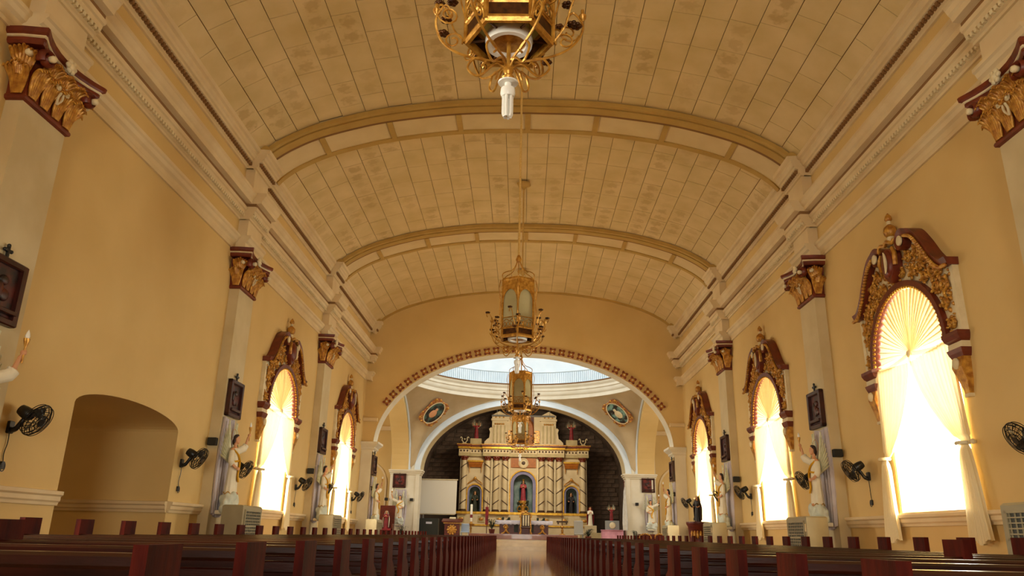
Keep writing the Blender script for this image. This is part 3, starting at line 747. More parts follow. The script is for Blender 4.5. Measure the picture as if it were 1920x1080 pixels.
# ---- window surrounds, curtains -----------------------------------------------------------
def make_surround():
    t = thing('window_surround', '', 'window surround')
    m = MB()
    # cream carved back board with the arch cut out
    outer = [(2.02, 4.60), (2.02, 5.3), (2.0, 6.0), (1.62, 6.28), (1.28, 6.66), (.9, 7.0), (.45, 7.1), (0, 7.1)]
    inner = [(1.60*math.cos(PI/2*k/7), SPR + 1.54*math.sin(PI/2*k/7)) for k in range(8)]
    for q in (-1, 1):
        m.loft([[(q*a[0], -.02, a[1]), (q*b[0], -.02, b[1]), (q*b[0], -.09, b[1]), (q*a[0], -.09, a[1])] for a, b in zip(inner, outer)])
    m.build('back_board', 'ivory', t)
    # red arch moulding with bead edge
    n = 28
    m = MB(); m.loft([[(1.52*math.cos(PI*k/n), -.20, SPR + 1.46*math.sin(PI*k/n)), (1.64*math.cos(PI*k/n), -.20, SPR + 1.58*math.sin(PI*k/n)),
                       (1.64*math.cos(PI*k/n), .02, SPR + 1.58*math.sin(PI*k/n)), (1.52*math.cos(PI*k/n), .02, SPR + 1.46*math.sin(PI*k/n))] for k in range(n + 1)])
    m.build('arch_moulding', 'red_brown', t, smooth=30)
    m = MB()
    for k in range(46):
        a = PI*(k + .5)/46; m.ball((1.50*math.cos(a), -.17, SPR + 1.44*math.sin(a)), .035, 6, 4)
    m.build('bead_edge', 'bright_gold', t)
    for q in (-1, 1):
        # swan-neck pediment half, ending in a volute
        path = spline([(q*2.12, 0, 5.98), (q*1.85, 0, 6.02), (q*1.58, 0, 6.28), (q*1.30, 0, 6.68), (q*1.02, 0, 7.0), (q*.74, 0, 7.13)], 6)
        path += [(x, 0, z) for x, _, z in spiral(q*.60, 6.98, .20, .05, 1.25, PI/2 - q*.6, 20, sgn=q)]
        m = MB(); L = []
        for i, p in enumerate(path):
            a_, b_ = path[max(i-1, 0)], path[min(i+1, len(path)-1)]
            tx, tz = b_[0]-a_[0], b_[2]-a_[2]; l = math.hypot(tx, tz) or 1; nx, nz = -tz/l*q*-1, tx/l*q*-1
            w = .075 if i < len(path) - 12 else .055
            L.append([(p[0]+nx*w, -.28, p[2]+nz*w), (p[0]+nx*w, .02, p[2]+nz*w), (p[0]-nx*w, .02, p[2]-nz*w), (p[0]-nx*w, -.22, p[2]-nz*w)])
        m.loft(L); pd = m.build('pediment_scroll', 'red_brown', t, smooth=35)
        b = MB()
        for i in range(1, len(path) - 22, 1):
            b.ball((path[i][0], -.27, path[i][2] - .09), (.045, .05, .04), 6, 4)
        b.build('bead_edge', 'gold', pd)
        MB().lathe([(.11, 0), (.11, .03), (.06, .05)], 14).map(lambda x, y, z: (q*.60 + x, -.27 - z, 6.98 + y)).build('volute_eye', 'ivory', pd, smooth=40)
        # console: cap block and tapering carved bracket
        c = MB(); f = lambda e, z: [(q*(1.58 - e*.5), .02, z), (q*(1.58 - e*.5), -.14 - e, z), (q*(2.04 + e*.6), -.14 - e, z), (q*(2.04 + e*.6), .02, z)]
        c.loft([f(.0, 4.42), f(.06, 4.47), f(.10, 4.55), f(.10, 4.62), f(.0, 4.63)]); cs = c.build('console_cap', 'red_brown', t)
        MB().loft([f(.02, 4.30), f(.02, 4.42)]).build('console_block', 'ivory', cs)
        c = MB(); g = lambda w0, w1, d, z: [(q*w0, .02, z), (q*w0, -d, z), (q*w1, -d, z), (q*w1, .02, z)]
        c.loft([g(1.56, 2.07, .20, 4.30), g(1.58, 2.05, .18, 4.22), g(1.62, 2.02, .15, 4.14)]); c.build('console_cornice', 'red_brown', cs)
        c = MB(); c.loft([g(1.64, 2.0, .16, 4.14), g(1.66, 1.98, .20, 3.95), g(1.70, 1.96, .12, 3.7), g(1.76, 1.90, .08, 3.46)]); c.build('bracket', 'gold', t)
        MB().box(min(q*1.74, q*1.92), max(q*1.74, q*1.92), -.09, .02, 3.40, 3.46).build('bracket_foot', 'ivory', t)
        MB().ball((q*1.82, -.20, 4.02), (.09, .06, .11)).build('bracket_shell', 'ivory', t, smooth=60)
        # outer white pilaster strip
        MB().box(min(q*1.96, q*2.08), max(q*1.96, q*2.08), -.12, .02, 4.62, 5.96).build('edge_strip', 'ivory', t)
    # acanthus scrolls on the spandrels
    sc = MB(); sc.tube(spiral(0, 0, .03, .15, 1.5, 0, 20), [.03 + .012*math.sin(i/20*PI) for i in range(21)], 6)
    for i in range(5):
        a = i*1.15; sc.ball((.17*math.cos(a), -.02, .17*math.sin(a)), (.06, .035, .035), 6, 4)
    SM = sc.mesh('acanthus_scroll', 'gold', smooth=60)
    pos = []
    for k, (r, dz) in enumerate([(1.80, .0)] * 6):
        a = math.radians(6 + 15.5*k); pos.append((1.80*math.cos(a), SPR + 1.76*math.sin(a), .9))
    pos += [(1.72, 5.62, 1.15), (1.40, 6.05, 1.25), (1.18, 6.42, 1.2), (.92, 6.62, 1.0), (.55, 6.62, .95), (1.62, 5.95, .8), (.95, 6.28, .8)]
    for q in (-1, 1):
        for i, (x, z, sc_) in enumerate(pos):
            o = link('acanthus_scroll', SM, t, (q*x, -.13, z), (0, (i*1.3) * q, 0)); o.scale = (sc_*.92*q, 1.0, sc_*.92)
    # small leaves between
    lf = MB(); rg = random.Random(5)
    for q in (-1, 1):
        for i in range(70):
            a = rg.uniform(.05, 1.35); r = rg.uniform(1.68, 2.3); x, z = r*math.cos(a), SPR + r*math.sin(a)
            if x > 1.98 or z > 6.9 or z > 6.28 + (1.62 - x)*1.05: continue
            lf.ball((q*x, -.10, z), (rg.uniform(.02, .05), .05, rg.uniform(.02, .06)), 6, 4)
    o = lf.build('leaf_carving', 'gold', t, smooth=60); o['kind'] = 'stuff'
    # cartouche shield with ivory crescent, crest and finial
    m = MB(); m.prism([(0, 6.22), (.20, 6.40), (.27, 6.68), (.22, 6.92), (.0, 7.02), (-.22, 6.92), (-.27, 6.68), (-.20, 6.40)], lambda u, w, d: (u, d, w), -.30, .0)
    m.ball((0, -.30, 6.66), (.22, .10, .32)); sh = m.build('shield', 'red_brown', t, smooth=40)
    MB().tube([(.10*math.cos(a) + .02, -.40, 6.66 + .26*math.sin(a)) for a in [-1.2 + 2.4*k/10 for k in range(11)]], [.01 + .03*math.sin(k/10*PI) for k in range(11)], 6).build('crescent', 'ivory', sh, smooth=60)
    m = MB()
    for q in (-1, 1):
        m.tube(spline([(0, -.30, 7.08), (q*.16, -.34, 7.12), (q*.30, -.30, 7.04), (q*.36, -.26, 7.12)], 5), .045, 6)
        m.tube(spline([(q*.26, -.28, 6.95), (q*.36, -.30, 6.78), (q*.30, -.28, 6.55)], 5), .05, 6)
    m.build('crest', 'gold', sh, smooth=60)
    f = MB().lathe([(.11, 7.08), (.11, 7.16), (.08, 7.20), (.08, 7.30)], 12, (0, -.14, 0)); fin = f.build('finial', 'ivory', t, smooth=40)
    MB().lathe([(.07, 7.30), (.12, 7.34), (.145, 7.42), (.13, 7.52), (.07, 7.58), (.05, 7.60)], 12, (0, -.14, 0)).build('finial_urn', 'gold', fin, smooth=50)
    MB().lathe([(.05, 7.60), (.05, 7.68)], 10, (0, -.14, 0)).build('finial_neck', 'ivory', fin)
    MB().lathe([(.05, 7.68), (.085, 7.72), (.07, 7.80), (.01, 7.88)], 10, (0, -.14, 0)).build('finial_bud', 'gold', fin, smooth=50)
    return t
def make_curtain(open_=1.0, name='window_curtain'):
    t = thing(name, '', 'curtain')
    # gathered fan in the arch: pleats radiate from the knot
    kx, kz = 0.0, 4.66; NF = 30; n = NF*10; grid = []
    for i in range(n + 1):
        u = i / n; ph = 2*PI*NF*u; wob = .35*math.sin(u*37) + .25*math.sin(u*61 + 1)
        row = []
        for j in range(9):
            q = j / 8; a = PI*max(0, min(1, u + 1.7/(2*PI*NF)*math.sin(ph + wob)))
            ox, oz = 1.50*math.cos(a), SPR - .02 + 1.44*math.sin(a)
            w = .05*math.cos(ph + wob)*(.15 + .85*q)
            row.append((kx + (ox-kx)*(q if j else .03), -.05 + w - .03*math.sin(q*PI), kz + (oz-kz)*q))
        grid.append(row)
    MB().sheet(grid).build('fan_swag', 'curtain', t, smooth=80, fix=False)
    m = MB()
    for q in (-1, 1):
        m.sheet([[(x, y - .012*math.sin(k*2.1), z + .05 - .10*k/4) for k in range(5)] for x, y, z in spline([(0, -.10, 4.64), (q*.5, -.11, 4.56), (q*1.0, -.10, 4.52), (q*1.56, -.07, 4.56)], 6)])
    m.ball((0, -.11, 4.64), (.09, .05, .08)); m.sheet([[(x, -.13, z) for x in (-.05, 0, .07)] for z in (4.6, 4.5, 4.36)])
    m.build('knot_band', 'curtain', t, smooth=60)
    for q in (-1, 1):
        # drape: from the band down and out to the tie, then hanging
        rows = []
        H = [(4.56, .02, 1.58), (4.2, .10, 1.61), (3.8, .30, 1.64), (3.4, .58, 1.66), (3.0, .94, 1.68), (2.75, 1.24, 1.70), (2.62, 1.46, 1.72),
             (2.54, 1.50, 1.72), (2.3, 1.42, 1.78), (1.9, 1.40, 1.86), (1.5, 1.38, 1.92), (1.1, 1.34, 1.98), (.84, 1.32, 2.02)]
        H2 = []
        for (za, a0, a1), (zb, b0, b1) in zip(H, H[1:]):
            for k in range(3):
                f = k/3; H2.append((za+(zb-za)*f, a0+(b0-a0)*f, a1+(b1-a1)*f))
        H2.append(H[-1])
        for z, xi, xo in H2:
            xi = 1.5 - (1.5 - xi)*open_ if z > 2.6 else xi
            row = []; N = 110
            amp = .05 if abs(z - 2.6) > .12 else .02
            for j in range(N + 1):
                f0 = j / N; ph = f0*2*PI*11 + .5*math.sin(f0*23) ; f = max(0, min(1, f0 + 1.5/(2*PI*11)*math.sin(ph))); row.append((q*(xi + (xo-xi)*f), -.10 - amp*math.cos(ph)*.8 - (.06 if z < 2.6 else 0), z + (.05*math.sin(f*9) if z < .9 else 0) - .10*(1-f)*(1 if z > 4.5 else 0)))
            rows.append(row)
        MB().sheet(rows).build('drape', 'curtain', t, smooth=80, fix=False)
        m = MB().tube([(q*(1.59 + .13*math.cos(a)), -.18 + .10*math.sin(a), 2.58) for a in [2*PI*k/14 for k in range(15)]], .035, 6)
        m.ball((q*1.74, -.08, 2.60), .05, 8, 5); m.tube([(q*1.70, -.03, 2.60), (q*1.70, .03, 2.60)], .03)
        m.build('tieback', 'ivory', t, smooth=60)
    MB().tube([(-1.6, -.03, 4.58), (1.6, -.03, 4.58)], .02, 6).build('curtain_rod', 'ivory', t)
    return t
bays = [(1, 2, 'right wall window nearest the camera, beside the big plain bay'), (1, 3, 'middle window of the right wall'), (1, 4, 'right wall window nearest the chancel arch'),
        (-1, 3, 'left wall window just past the arched passage'), (-1, 4, 'left wall window nearest the chancel arch')]
S0 = make_surround(); C0 = make_curtain(1.0); C1 = make_curtain(.55)
first = True; usedC = {0: False, 1: False}
for n_, (s, i, txt) in enumerate(bays):
    yc = WIN_C[i]; loc = (s*WX, yc, 0)
    lab = 'red and gold carved baroque surround of the ' + txt.split(',')[0]
    if first: S0.location = loc; S0.rotation_euler = (0, 0, FACE[s]); S0['label'] = lab; S0['group'] = 'carved window surrounds'
    else: dup(S0, loc, FACE[s], lab, 'carved window surrounds')
    src = C0 if (s, i) in ((1, 2), (1, 3), (-1, 3)) else C1; key = 0 if src is C0 else 1
    lab = 'sheer cream curtain with fan swag on the ' + txt.split(',')[0]
    if not usedC[key]:
        src.location = loc; src.rotation_euler = (0, 0, FACE[s]); src['label'] = lab; src['group'] = 'cream window curtains'; usedC[key] = True
    else: dup(src, loc, FACE[s], lab, 'cream window curtains')
    first = False
    # sill board and frame inside the reveal
    w = MB().box(s*WX - .10 if s > 0 else -WX - .4, s*WX + .4 if s > 0 else -WX + .10, yc - 1.58, yc + 1.58, SILL - .07, SILL)
    wf = struct(w.build('window_%d' % (n_ + 1), 'cream'))
    fr = MB(); xo = s*(WX + .05)
    for y in (yc - HWIN + .012, yc + HWIN - .012): fr.box(xo - .03, xo + .03, y - .012, y + .012, SILL, SPR)
    fr.build('window_frame', 'white_paint', wf)

# ---- icons, angels with cloths, speakers, fans, coolers -----------------------------------
def make_icon(pm):
    t = thing('framed_icon', '', 'framed picture')
    fr = MB(); w, h = .47, .50
    for a in ((-w, w, -h, -h + .11), (-w, w, h - .11, h), (-w, -w + .11, -h, h), (w - .11, w, -h, h)): fr.cbox(a[0], a[1], -.12, 0, a[2], a[3], .02)
    fr.build('frame', 'frame_wood', t)
    p = MB().box(-w + .1, w - .1, -.05, -.01, -h + .1, h - .1).build('painting', pm, t)
    rl = MB(); rl.ball((.05, -.06, .16), (.10, .04, .08)); rl.ball((-.02, -.06, -.02), (.09, .04, .16)); rl.ball((.10, -.06, -.06), (.12, .04, .10)); rl.ball((-.12, -.06, .08), (.06, .03, .13))
    rl.build('relief_figures', 'icon_paint', p, smooth=60)
    MB().cbox(-.36, .36, -.16, -.05, -.34, -.27, .01).build('ledge', 'frame_wood', t)
    c = MB().box(-.02, .02, -.07, -.03, h, h + .20); c.box(-.075, .075, -.07, -.03, h + .10, h + .14)
    for x, z in ((0, h + .20), (-.075, h + .12), (.075, h + .12)): c.ball((x, -.05, z), .032, 8, 5)
    c.build('cross', 'fan_black', t, smooth=40)
    return t
def robe_loops(hs, fold=.06, nf=9, n=40):
    """hs: (z, rx, ry, cx, cy)"""
    out = []
    for z, rx, ry, cx, cy in hs:
        q = max(0, min(1, (1.2 - z) / 1.2)) if fold else 0
        out.append([(cx + rx*(1 + fold*q*math.sin(nf*2*PI*j/n))*math.cos(2*PI*j/n), cy + ry*(1 + fold*q*math.sin(nf*2*PI*j/n))*math.sin(2*PI*j/n), z) for j in range(n)])
    return out
def hand(mb, c, d, up, s=1.0, grip=True):
    """palm with four curled fingers and a thumb round a grip axis 'up'"""
    c, d, up = Vector(c), Vector(d).normalized(), Vector(up).normalized(); sd = d.cross(up).normalized()
    mb.ball(tuple(c), (.042*s, .042*s, .05*s), 8, 6)
    for k in range(4):
        b = c + up*((k - 1.5)*.021*s) + d*.02*s; L = (.9, 1.0, .97, .8)[k]
        p = [b + sd*.035*s, b + d*.045*s*L + sd*.02*s, b + d*.055*s*L - sd*.02*s, b + d*.03*s - sd*.035*s]
        mb.tube([tuple(x) for x in p], .0115*s, 6)
    p = [c + up*.03*s - d*.01*s, c + up*.045*s + d*.03*s - sd*.03*s, c + up*.04*s + d*.055*s - sd*.015*s]
    mb.tube([tuple(x) for x in p], .013*s, 6)
def head(mb, c, s=1.0, yaw=0.0):
    q = MB(); q.ball((0, 0, 0), (.082, .10, .118)); q.ball((0, -.03, -.055), (.062, .07, .068)); q.ball((0, -.075, -.10), (.03, .028, .026), 8, 5)
    q.ball((0, -.105, -.02), (.016, .026, .032), 8, 5); q.ball((0, -.088, .035), (.06, .022, .018), 8, 5); q.ball((0, -.094, -.062), (.03, .016, .012), 8, 5)
    for e in (-1, 1): q.ball((e*.085, .0, -.01), (.014, .025, .034), 8, 5)
    c_, s_ = math.cos(yaw), math.sin(yaw)
    q.map(lambda x, y, z: (c[0] + s*(x*c_ - y*s_), c[1] + s*(x*s_ + y*c_), c[2] + s*z)); mb.add(q.v, q.f)
def make_angel(k):
    """angel on a cloud holding a torch up on side k (+1 = +x); back on the wall, faces -Y; z=0 is the cloud's underside"""
    t = thing('angel_statue', '', 'statue'); t.scale = (1, .70, 1)
    y0 = -.30
    cl = MB(); rg = random.Random(4)
    cl.ball((0, y0 + .03, .28), (.36, .26, .27))
    for i in range(26):
        a = rg.uniform(0, 2*PI); zz = rg.uniform(.06, .46); cl.ball((.34*math.cos(a)*(1 - abs(zz-.28)), y0 + .02 + .22*math.sin(a), zz), rg.uniform(.08, .14), 8, 6)
    fused('cloud_base', cl, 'cloud', .03, t)
    MB().cbox(-.30, .30, -.50, .02, -.04, .06, .015).build('plinth', 'robe_white', t)
    # one continuous body: feet, legs inside the robe, torso, neck, head, both arms
    b = MB(); lean = -k*.05
    hs = [(.50, .10, .09, 0, y0), (.9, .12, .11, 0, y0), (1.15, .17, .13, lean*.3, y0), (1.35, .15, .12, lean*.6, y0), (1.58, .19, .12, lean, y0), (1.66, .14, .10, lean, y0), (1.70, .06, .06, lean, y0), (1.80, .055, .055, lean, y0)]
    b.loft(robe_loops(hs, 0))
    head(b, (lean, y0 - .03, 1.90), 1.0, k*.35)
    for e in (-1, 1): b.ball((e*.07, y0 - .16, .50), (.05, .12, .045))
    sh = (lean + k*.19, y0, 1.60); el = (k*.42, y0 - .12, 1.72); wr = (k*.52, y0 - .16, 2.02)
    b.tube(spline([(lean, y0, 1.58), sh, el, (k*.47, y0 - .14, 1.87), wr], 4), [.075]*4 + [.066]*4 + [.052]*4 + [.042]*5, 10)
    hand(b, (k*.535, y0 - .165, 2.08), (0, -1, .1), (0, 0, 1))
    sh2 = (lean - k*.19, y0, 1.58); el2 = (-k*.30, y0 - .04, 1.30); wr2 = (-k*.18, y0 - .20, 1.14)
    b.tube(spline([(lean, y0, 1.56), sh2, el2, wr2], 5), [.075]*5 + [.064]*5 + [.045]*6, 10)
    hand(b, (-k*.14, y0 - .24, 1.12), (k*.6, -.6, 0), (0, 0, 1))
    fused('body', b, 'skin', .016, t, 1)
    # robe with folds, sleeves ending above the elbows
    r = MB()
    r.loft(robe_loops([(.44, .27, .21, 0, y0), (.6, .25, .20, 0, y0), (.9, .23, .18, 0, y0), (1.15, .205, .16, lean*.3, y0), (1.33, .175, .14, lean*.6, y0), (1.50, .21, .145, lean, y0), (1.60, .205, .13, lean, y0), (1.67, .12, .10, lean, y0)], .10, 9))
    r.tube([sh, el, (k*.45, y0 - .13, 1.80)], [.10, .105, .125], 10)
    r.tube([sh2, el2, (-k*.26, y0 - .10, 1.22)], [.10, .10, .11], 10)
    fused('robe', r, 'robe_white', .018, t, 1)
    h = MB(); h.ball((lean, y0 + .005, 1.935), (.098, .105, .10)); h.ball((lean, y0 + .06, 1.85), (.085, .06, .11)); h.ball((lean, y0 - .05, 2.0), (.07, .05, .04))
    for e in (-1, 1): h.ball((lean + e*.085, y0 + .01, 1.86), (.03, .05, .08))
    fused('hair', h, 'hair', .02, t, 1)
    sa = MB(); sa.tube([(lean*.6 + .185*math.cos(a), y0 + .15*math.sin(a), 1.33 + .03*math.cos(a)*k) for a in [2*PI*i/20 for i in range(21)]], .035, 6, flat=.8)
    sa.tube(spline([(lean - k*.16, y0 - .06, 1.60), (lean, y0 - .165, 1.48), (k*.14, y0 - .14, 1.33), (k*.05, y0 - .20, 1.18), (-k*.02, y0 - .215, .95), (k*.04, y0 - .235, .80)], 5), .062, 6, flat=.5)
    sa.build('sash', 'sash_yellow', t, smooth=60)
    MB().tube([(.275*math.cos(a), y0 + .215*math.sin(a), .50 + .03*math.sin(a*6)) for a in [2*PI*i/48 for i in range(49)]], .012, 5).build('hem_braid', 'bright_gold', t)
    for e in (-1, 1):    # wings: layered feathers
        wg = MB(); 
        for i in range(9):
            q = i/8; L = .78 - .42*q; ang = math.radians(78 - 62*q); ox, oz = e*(.12 + .03*i), 1.62 - .05*i + .14*q
            tip = (ox + e*L*math.cos(ang)*.75, y0 + .22, oz + L*math.sin(ang)); mid = (ox + e*L*.45*math.cos(ang), y0 + .19, oz + L*.55*math.sin(ang))
            wg.tube([(e*.07, y0 + .13, 1.50 - .03*i), (ox, y0 + .16, oz), mid, tip], [.03, .05, .055, .012], 8, flat=.35)
        wg.tube(spline([(e*.06, y0 + .12, 1.48), (e*.20, y0 + .16, 1.78), (e*.24, y0 + .19, 2.1), (e*.30, y0 + .2, 2.36)], 5), [.05]*10 + [.03]*6, 8)
        wg.build('wing', 'wing', t, smooth=60)
    tr = MB().lathe([(.018, 1.92), (.02, 2.16), (.035, 2.20), (.055, 2.27), (.06, 2.30), (.03, 2.31)], 10, (k*.53, y0 - .205, 0)); tr.build('torch', 'brass', t, smooth=40)
    MB().lathe([(.03, 2.30), (.045, 2.34), (.03, 2.39), (.004, 2.44)], 8, (k*.53, y0 - .205, 0)).build('torch_lamp', 'bulb_white', t, smooth=60)
    MB().tube([(lean + .17*math.cos(a), y0 + .10, 2.0 + .17*math.sin(a)) for a in [2*PI*i/24 for i in range(25)]], .008, 5).build('halo', 'brass', t)
    return t
def make_cloth():
    o = MB(); rows = []
    for i in range(29):
        q = i/28; z = 2.44*(1 - q)
        w = .38 + .10*math.sin(q*PI) ; row = []
        for j in range(41):
            f = j/40*2 - 1; y = -.045 - .028*math.sin(f*17 + .6*math.sin(q*3)) - .10*(q > .9)*(q - .9)*0
            row.append((f*w, y, z - .10*(1 - f*f)*(q**6) + .05*abs(f)*(q < .05)))
        rows.append(row)
    back = [[(x, y + .03, z) for x, y, z in r] for r in rows]
    o.loft([r + b[::-1] for r, b in zip(rows, back)])
    return o.mesh('hanging_cloth', 'lavender_cloth', smooth=70, fix=False)
def make_fan():
    t = thing('wall_fan', '', 'fan')
    MB().cbox(-.06, .06, -.05, .0, -.10, .10, .012).build('wall_bracket', 'fan_black', t)
    MB().tube(spline([(0, -.03, -.05), (0, -.12, -.02), (0, -.20, .10), (0, -.24, .18)], 5), [.045]*6 + [.04]*5 + [.035]*5, 8).build('arm', 'fan_black', t, smooth=60)
    # head tilts down and outward
    ang = math.radians(30)
    def tilt(x, y, z):
        c, s_ = math.cos(ang), math.sin(ang); return (x, -.26 + (y*c - z*s_*-1)*1.0, .22 + (-y*s_*-1 + z*c)) if False else (x, -.26 + y*c - z*s_, .22 + y*s_ + z*c)
    MB().lathe([(.03, -.16), (.085, -.14), (.10, -.06), (.10, .06), (.06, .10), (.025, .12)], 14).map(lambda x, y, z: tilt(x, -z, y)).build('motor', 'fan_black', t, smooth=50)
    cg = MB(); R = .27
    for r, y in ((R, -.20), (R*.97, -.15), (R*.97, -.25), (.19, -.275), (.12, -.285), (.19, -.13)):
        cg.tube([tilt(r*math.cos(a), y, r*math.sin(a)) for a in [2*PI*i/32 for i in range(33)]], .007 if r < R else .012, 5, caps=False)
    for i in range(26):
        a = 2*PI*i/26; c, s_ = math.cos(a), math.sin(a)
        cg.tube([tilt(.04*c, -.29, .04*s_), tilt(.15*c, -.285, .15*s_), tilt(R*c, -.21, R*s_)], .0042, 4, caps=False)
        cg.tube([tilt(.08*c, -.12, .08*s_), tilt(.18*c, -.125, .18*s_), tilt(R*c, -.19, R*s_)], .0042, 4, caps=False)
    cg.build('cage', 'fan_wire', t)
    MB().lathe([(.01, -.295), (.06, -.295), (.06, -.28), (.02, -.27)], 14).map(lambda x, y, z: tilt(x, z, y)).build('badge', 'fan_black', t, smooth=40)
    for k in range(3):
        rows = []
        for i in range(6):
            q = i/5; r = .04 + .19*q; hw = .35 + .25*math.sin(q*PI)
            rows.append([tilt(r*math.cos(2*PI*k/3 + f*hw), -.20 + .03*f, r*math.sin(2*PI*k/3 + f*hw)) for f in (-1, -.5, 0, .5, 1)])
        MB().sheet(rows).build('blade', 'fan_blade', t, fix=False)
    MB().tube(spline([(0, -.03, -.08), (.01, -.03, -.25), (-.01, -.02, -.42), (.015, -.02, -.55)], 5), .008, 5).build('cord', 'fan_black', t)
    p = MB().cbox(-.035, .035, -.045, .0, -.66, -.54, .008); p.build('switch_box', 'outlet', t)
    MB().tube([(.055*math.cos(a), -.04, -.62 + .075*math.sin(a)) for a in [2*PI*i/16 for i in range(17)]], .008, 5).build('cord_loop', 'fan_black', t)
    return t
def make_speaker():
    t = thing('wall_speaker', '', 'speaker')
    MB().cbox(-.11, .11, -.17, -.02, -.10, .10, .012).build('cabinet', 'speaker', t)
    MB().box(-.095, .095, -.178, -.168, -.085, .085).build('grille', 'fan_black', t)
    MB().cbox(-.03, .03, -.03, .0, -.04, .04, .005).build('bracket', 'fan_black', t)
    return t
def make_cooler():
    t = thing('air_cooler', '', 'air conditioner')
    w, d, h = .72, .52, 1.38
    MB().cbox(-w, w, -d, 0, .06, h, .035).build('body', 'ac_beige', t)
    MB().cbox(-w + .03, w - .03, -d + .03, -.02, 0, .07, .01).build('base', 'ac_dark', t)
    g = MB().box(-w + .16, w - .16, -d - .006, -d + .01, .48, h - .14); gp = g.build('grille_recess', 'ac_dark', t)
    g = MB()
    for i in range(11): z = .50 + i*.074; g.box(-w + .16, w - .16, -d - .03, -d, z, z + .018)
    for i in range(9): x = -w + .2 + i*.13; g.box(x, x + .012, -d - .024, -d, .48, h - .14)
    g.build('louvers', 'ac_beige', gp)
    fr = MB()
    for a in ((-w + .12, w - .12, h - .145, h - .105), (-w + .12, w - .12, .45, .485), (-w + .12, -w + .165, .45, h - .105), (w - .165, w - .12, .45, h - .105), (-w + .12, w - .12, .86, .90)): fr.box(a[0], a[1], -d - .035, -d + .01, a[2], a[3])
    fr.build('grille_frame', 'ac_beige', t)
    MB().cbox(w - .10, w - .04, -d - .02, -d + .01, h - .36, h - .18, .006).build('handle', 'ivory', t)
    return t
ICON = make_icon('icon_paint'); ICON2 = make_icon('icon_paint_red'); ANG = {1: make_angel(1), -1: make_angel(-1)}; CLOTH = make_cloth(); FAN = make_fan(); SPK = make_speaker(); COOL = make_cooler()
used = set()
def place(proto, loc, rz, label, group):
    if proto.name not in used:
        used.add(proto.name); proto.location = loc; proto.rotation_euler = (0, 0, rz); proto['label'] = label; proto['group'] = group; return proto
    return dup(proto, loc, rz, label, group)
PT = {2: 'nearest', 3: 'second', 4: 'third'}
def drape(loc, rz, label):
    o = link('hanging_cloth', CLOTH, None, loc, (0, 0, rz)); tag(o, label, 'cloth', 'lavender cloths behind the angels')
for s in (-1, 1):
    for i in (2, 3, 4):
        p = PIL[i]; yc = p + PW/2; sd = SIDE[s]; at = 'the %s pilaster of the %s wall' % (PT[i], sd)
        if i == 2 and s > 0: continue
        dy = -.30 if i == 2 else 0.0
        place(ICON, (s*PX, yc + dy*.6, 4.20), FACE[s], 'dark framed icon topped by a cross on ' + at, 'framed icons')
        drape((s*PX, yc - .12 + dy, 1.18), FACE[s], 'pale lavender cloth hanging behind the angel on ' + at)
        place(ANG[1 if s < 0 else -1], (s*(PX - .10), yc - .12 + dy, 1.20), FACE[s], 'white robed winged angel holding a torch on ' + at, 'torch angels')
        place(SPK, (s*(PX + .12), p, 2.98), 0, 'small black speaker on ' + at, 'wall speakers')
    for y, w_ in ((12.25, 'before the first big bay'), (18.75, 'just before the second pilaster'), (22.05, 'just past the second pilaster'), (28.55, 'just before the third pilaster'), (31.75, 'just past the third pilaster'), (38.2, 'closest to the chancel arch')):
        place(FAN, (s*WX, y, 2.30), FACE[s], 'black oscillating wall fan on the %s wall, %s' % (SIDE[s], w_), 'wall fans')
for s, y, w_ in ((-1, 20.2, 'at the second pilaster, left side'), (1, 20.05, 'at the second pilaster, right side'), (-1, 29.6, 'at the third pilaster, left side'), (1, 29.6, 'at the third pilaster, right side'), (1, 10.75, 'at the right edge of the view'), (-1, 38.4, 'beside the left foot of the chancel arch'), (1, 38.4, 'beside the right foot of the chancel arch')):
    place(COOL, (s*7.42, y, 0), FACE[s], 'beige floor standing air cooler with dark grille ' + w_, 'floor air coolers')
# piers of the first arch and of the far arch
for s in (-1, 1):
    sd = SIDE[s]
    place(ICON, (s*(AX - .01), YE + .45, 4.05), FACE[s], 'dark framed icon on the %s jamb of the chancel arch' % sd, 'framed icons')
    drape((s*(AX - .01), YE + .43, 1.02), FACE[s], 'pale lavender cloth on the %s jamb of the chancel arch' % sd)
    place(ANG[1 if s < 0 else -1], (s*(AX - .12), YE + .35, 1.12), FACE[s], 'white robed torch angel on the %s jamb of the chancel arch' % sd, 'torch angels')
    place(SPK, (s*(AX - .01), YE + .10, 2.9), FACE[s], 'small black speaker on the %s jamb of the chancel arch' % sd, 'wall speakers')
    x = -8.90 if s < 0 else 9.05
    place(ICON2, (x, YC1, 4.36), 0, 'square dark red icon on the far %s pier beside the sanctuary' % sd, 'pier icons')
    drape((x + .15, YC1, 1.28), 0, 'lavender cloth behind the angel on the far %s pier' % sd)
    place(ANG[s], (x + .12, YC1 - .14, 1.30), 0, 'pale robed angel with yellow sash on the far %s pier beside the sanctuary' % sd, 'torch angels')
    for dx, w_ in ((-.85, 'outer' if s < 0 else 'inner'), (.95 if s < 0 else .62, 'inner' if s < 0 else 'outer')):
        place(SPK, (x + dx, YC1 - (.08 if abs(x+dx) < 7.8 or abs(x+dx) > 9.25 else 0), 3.05), 0, 'small black speaker on the %s edge of the far %s pier' % (w_, sd), 'pier speakers')

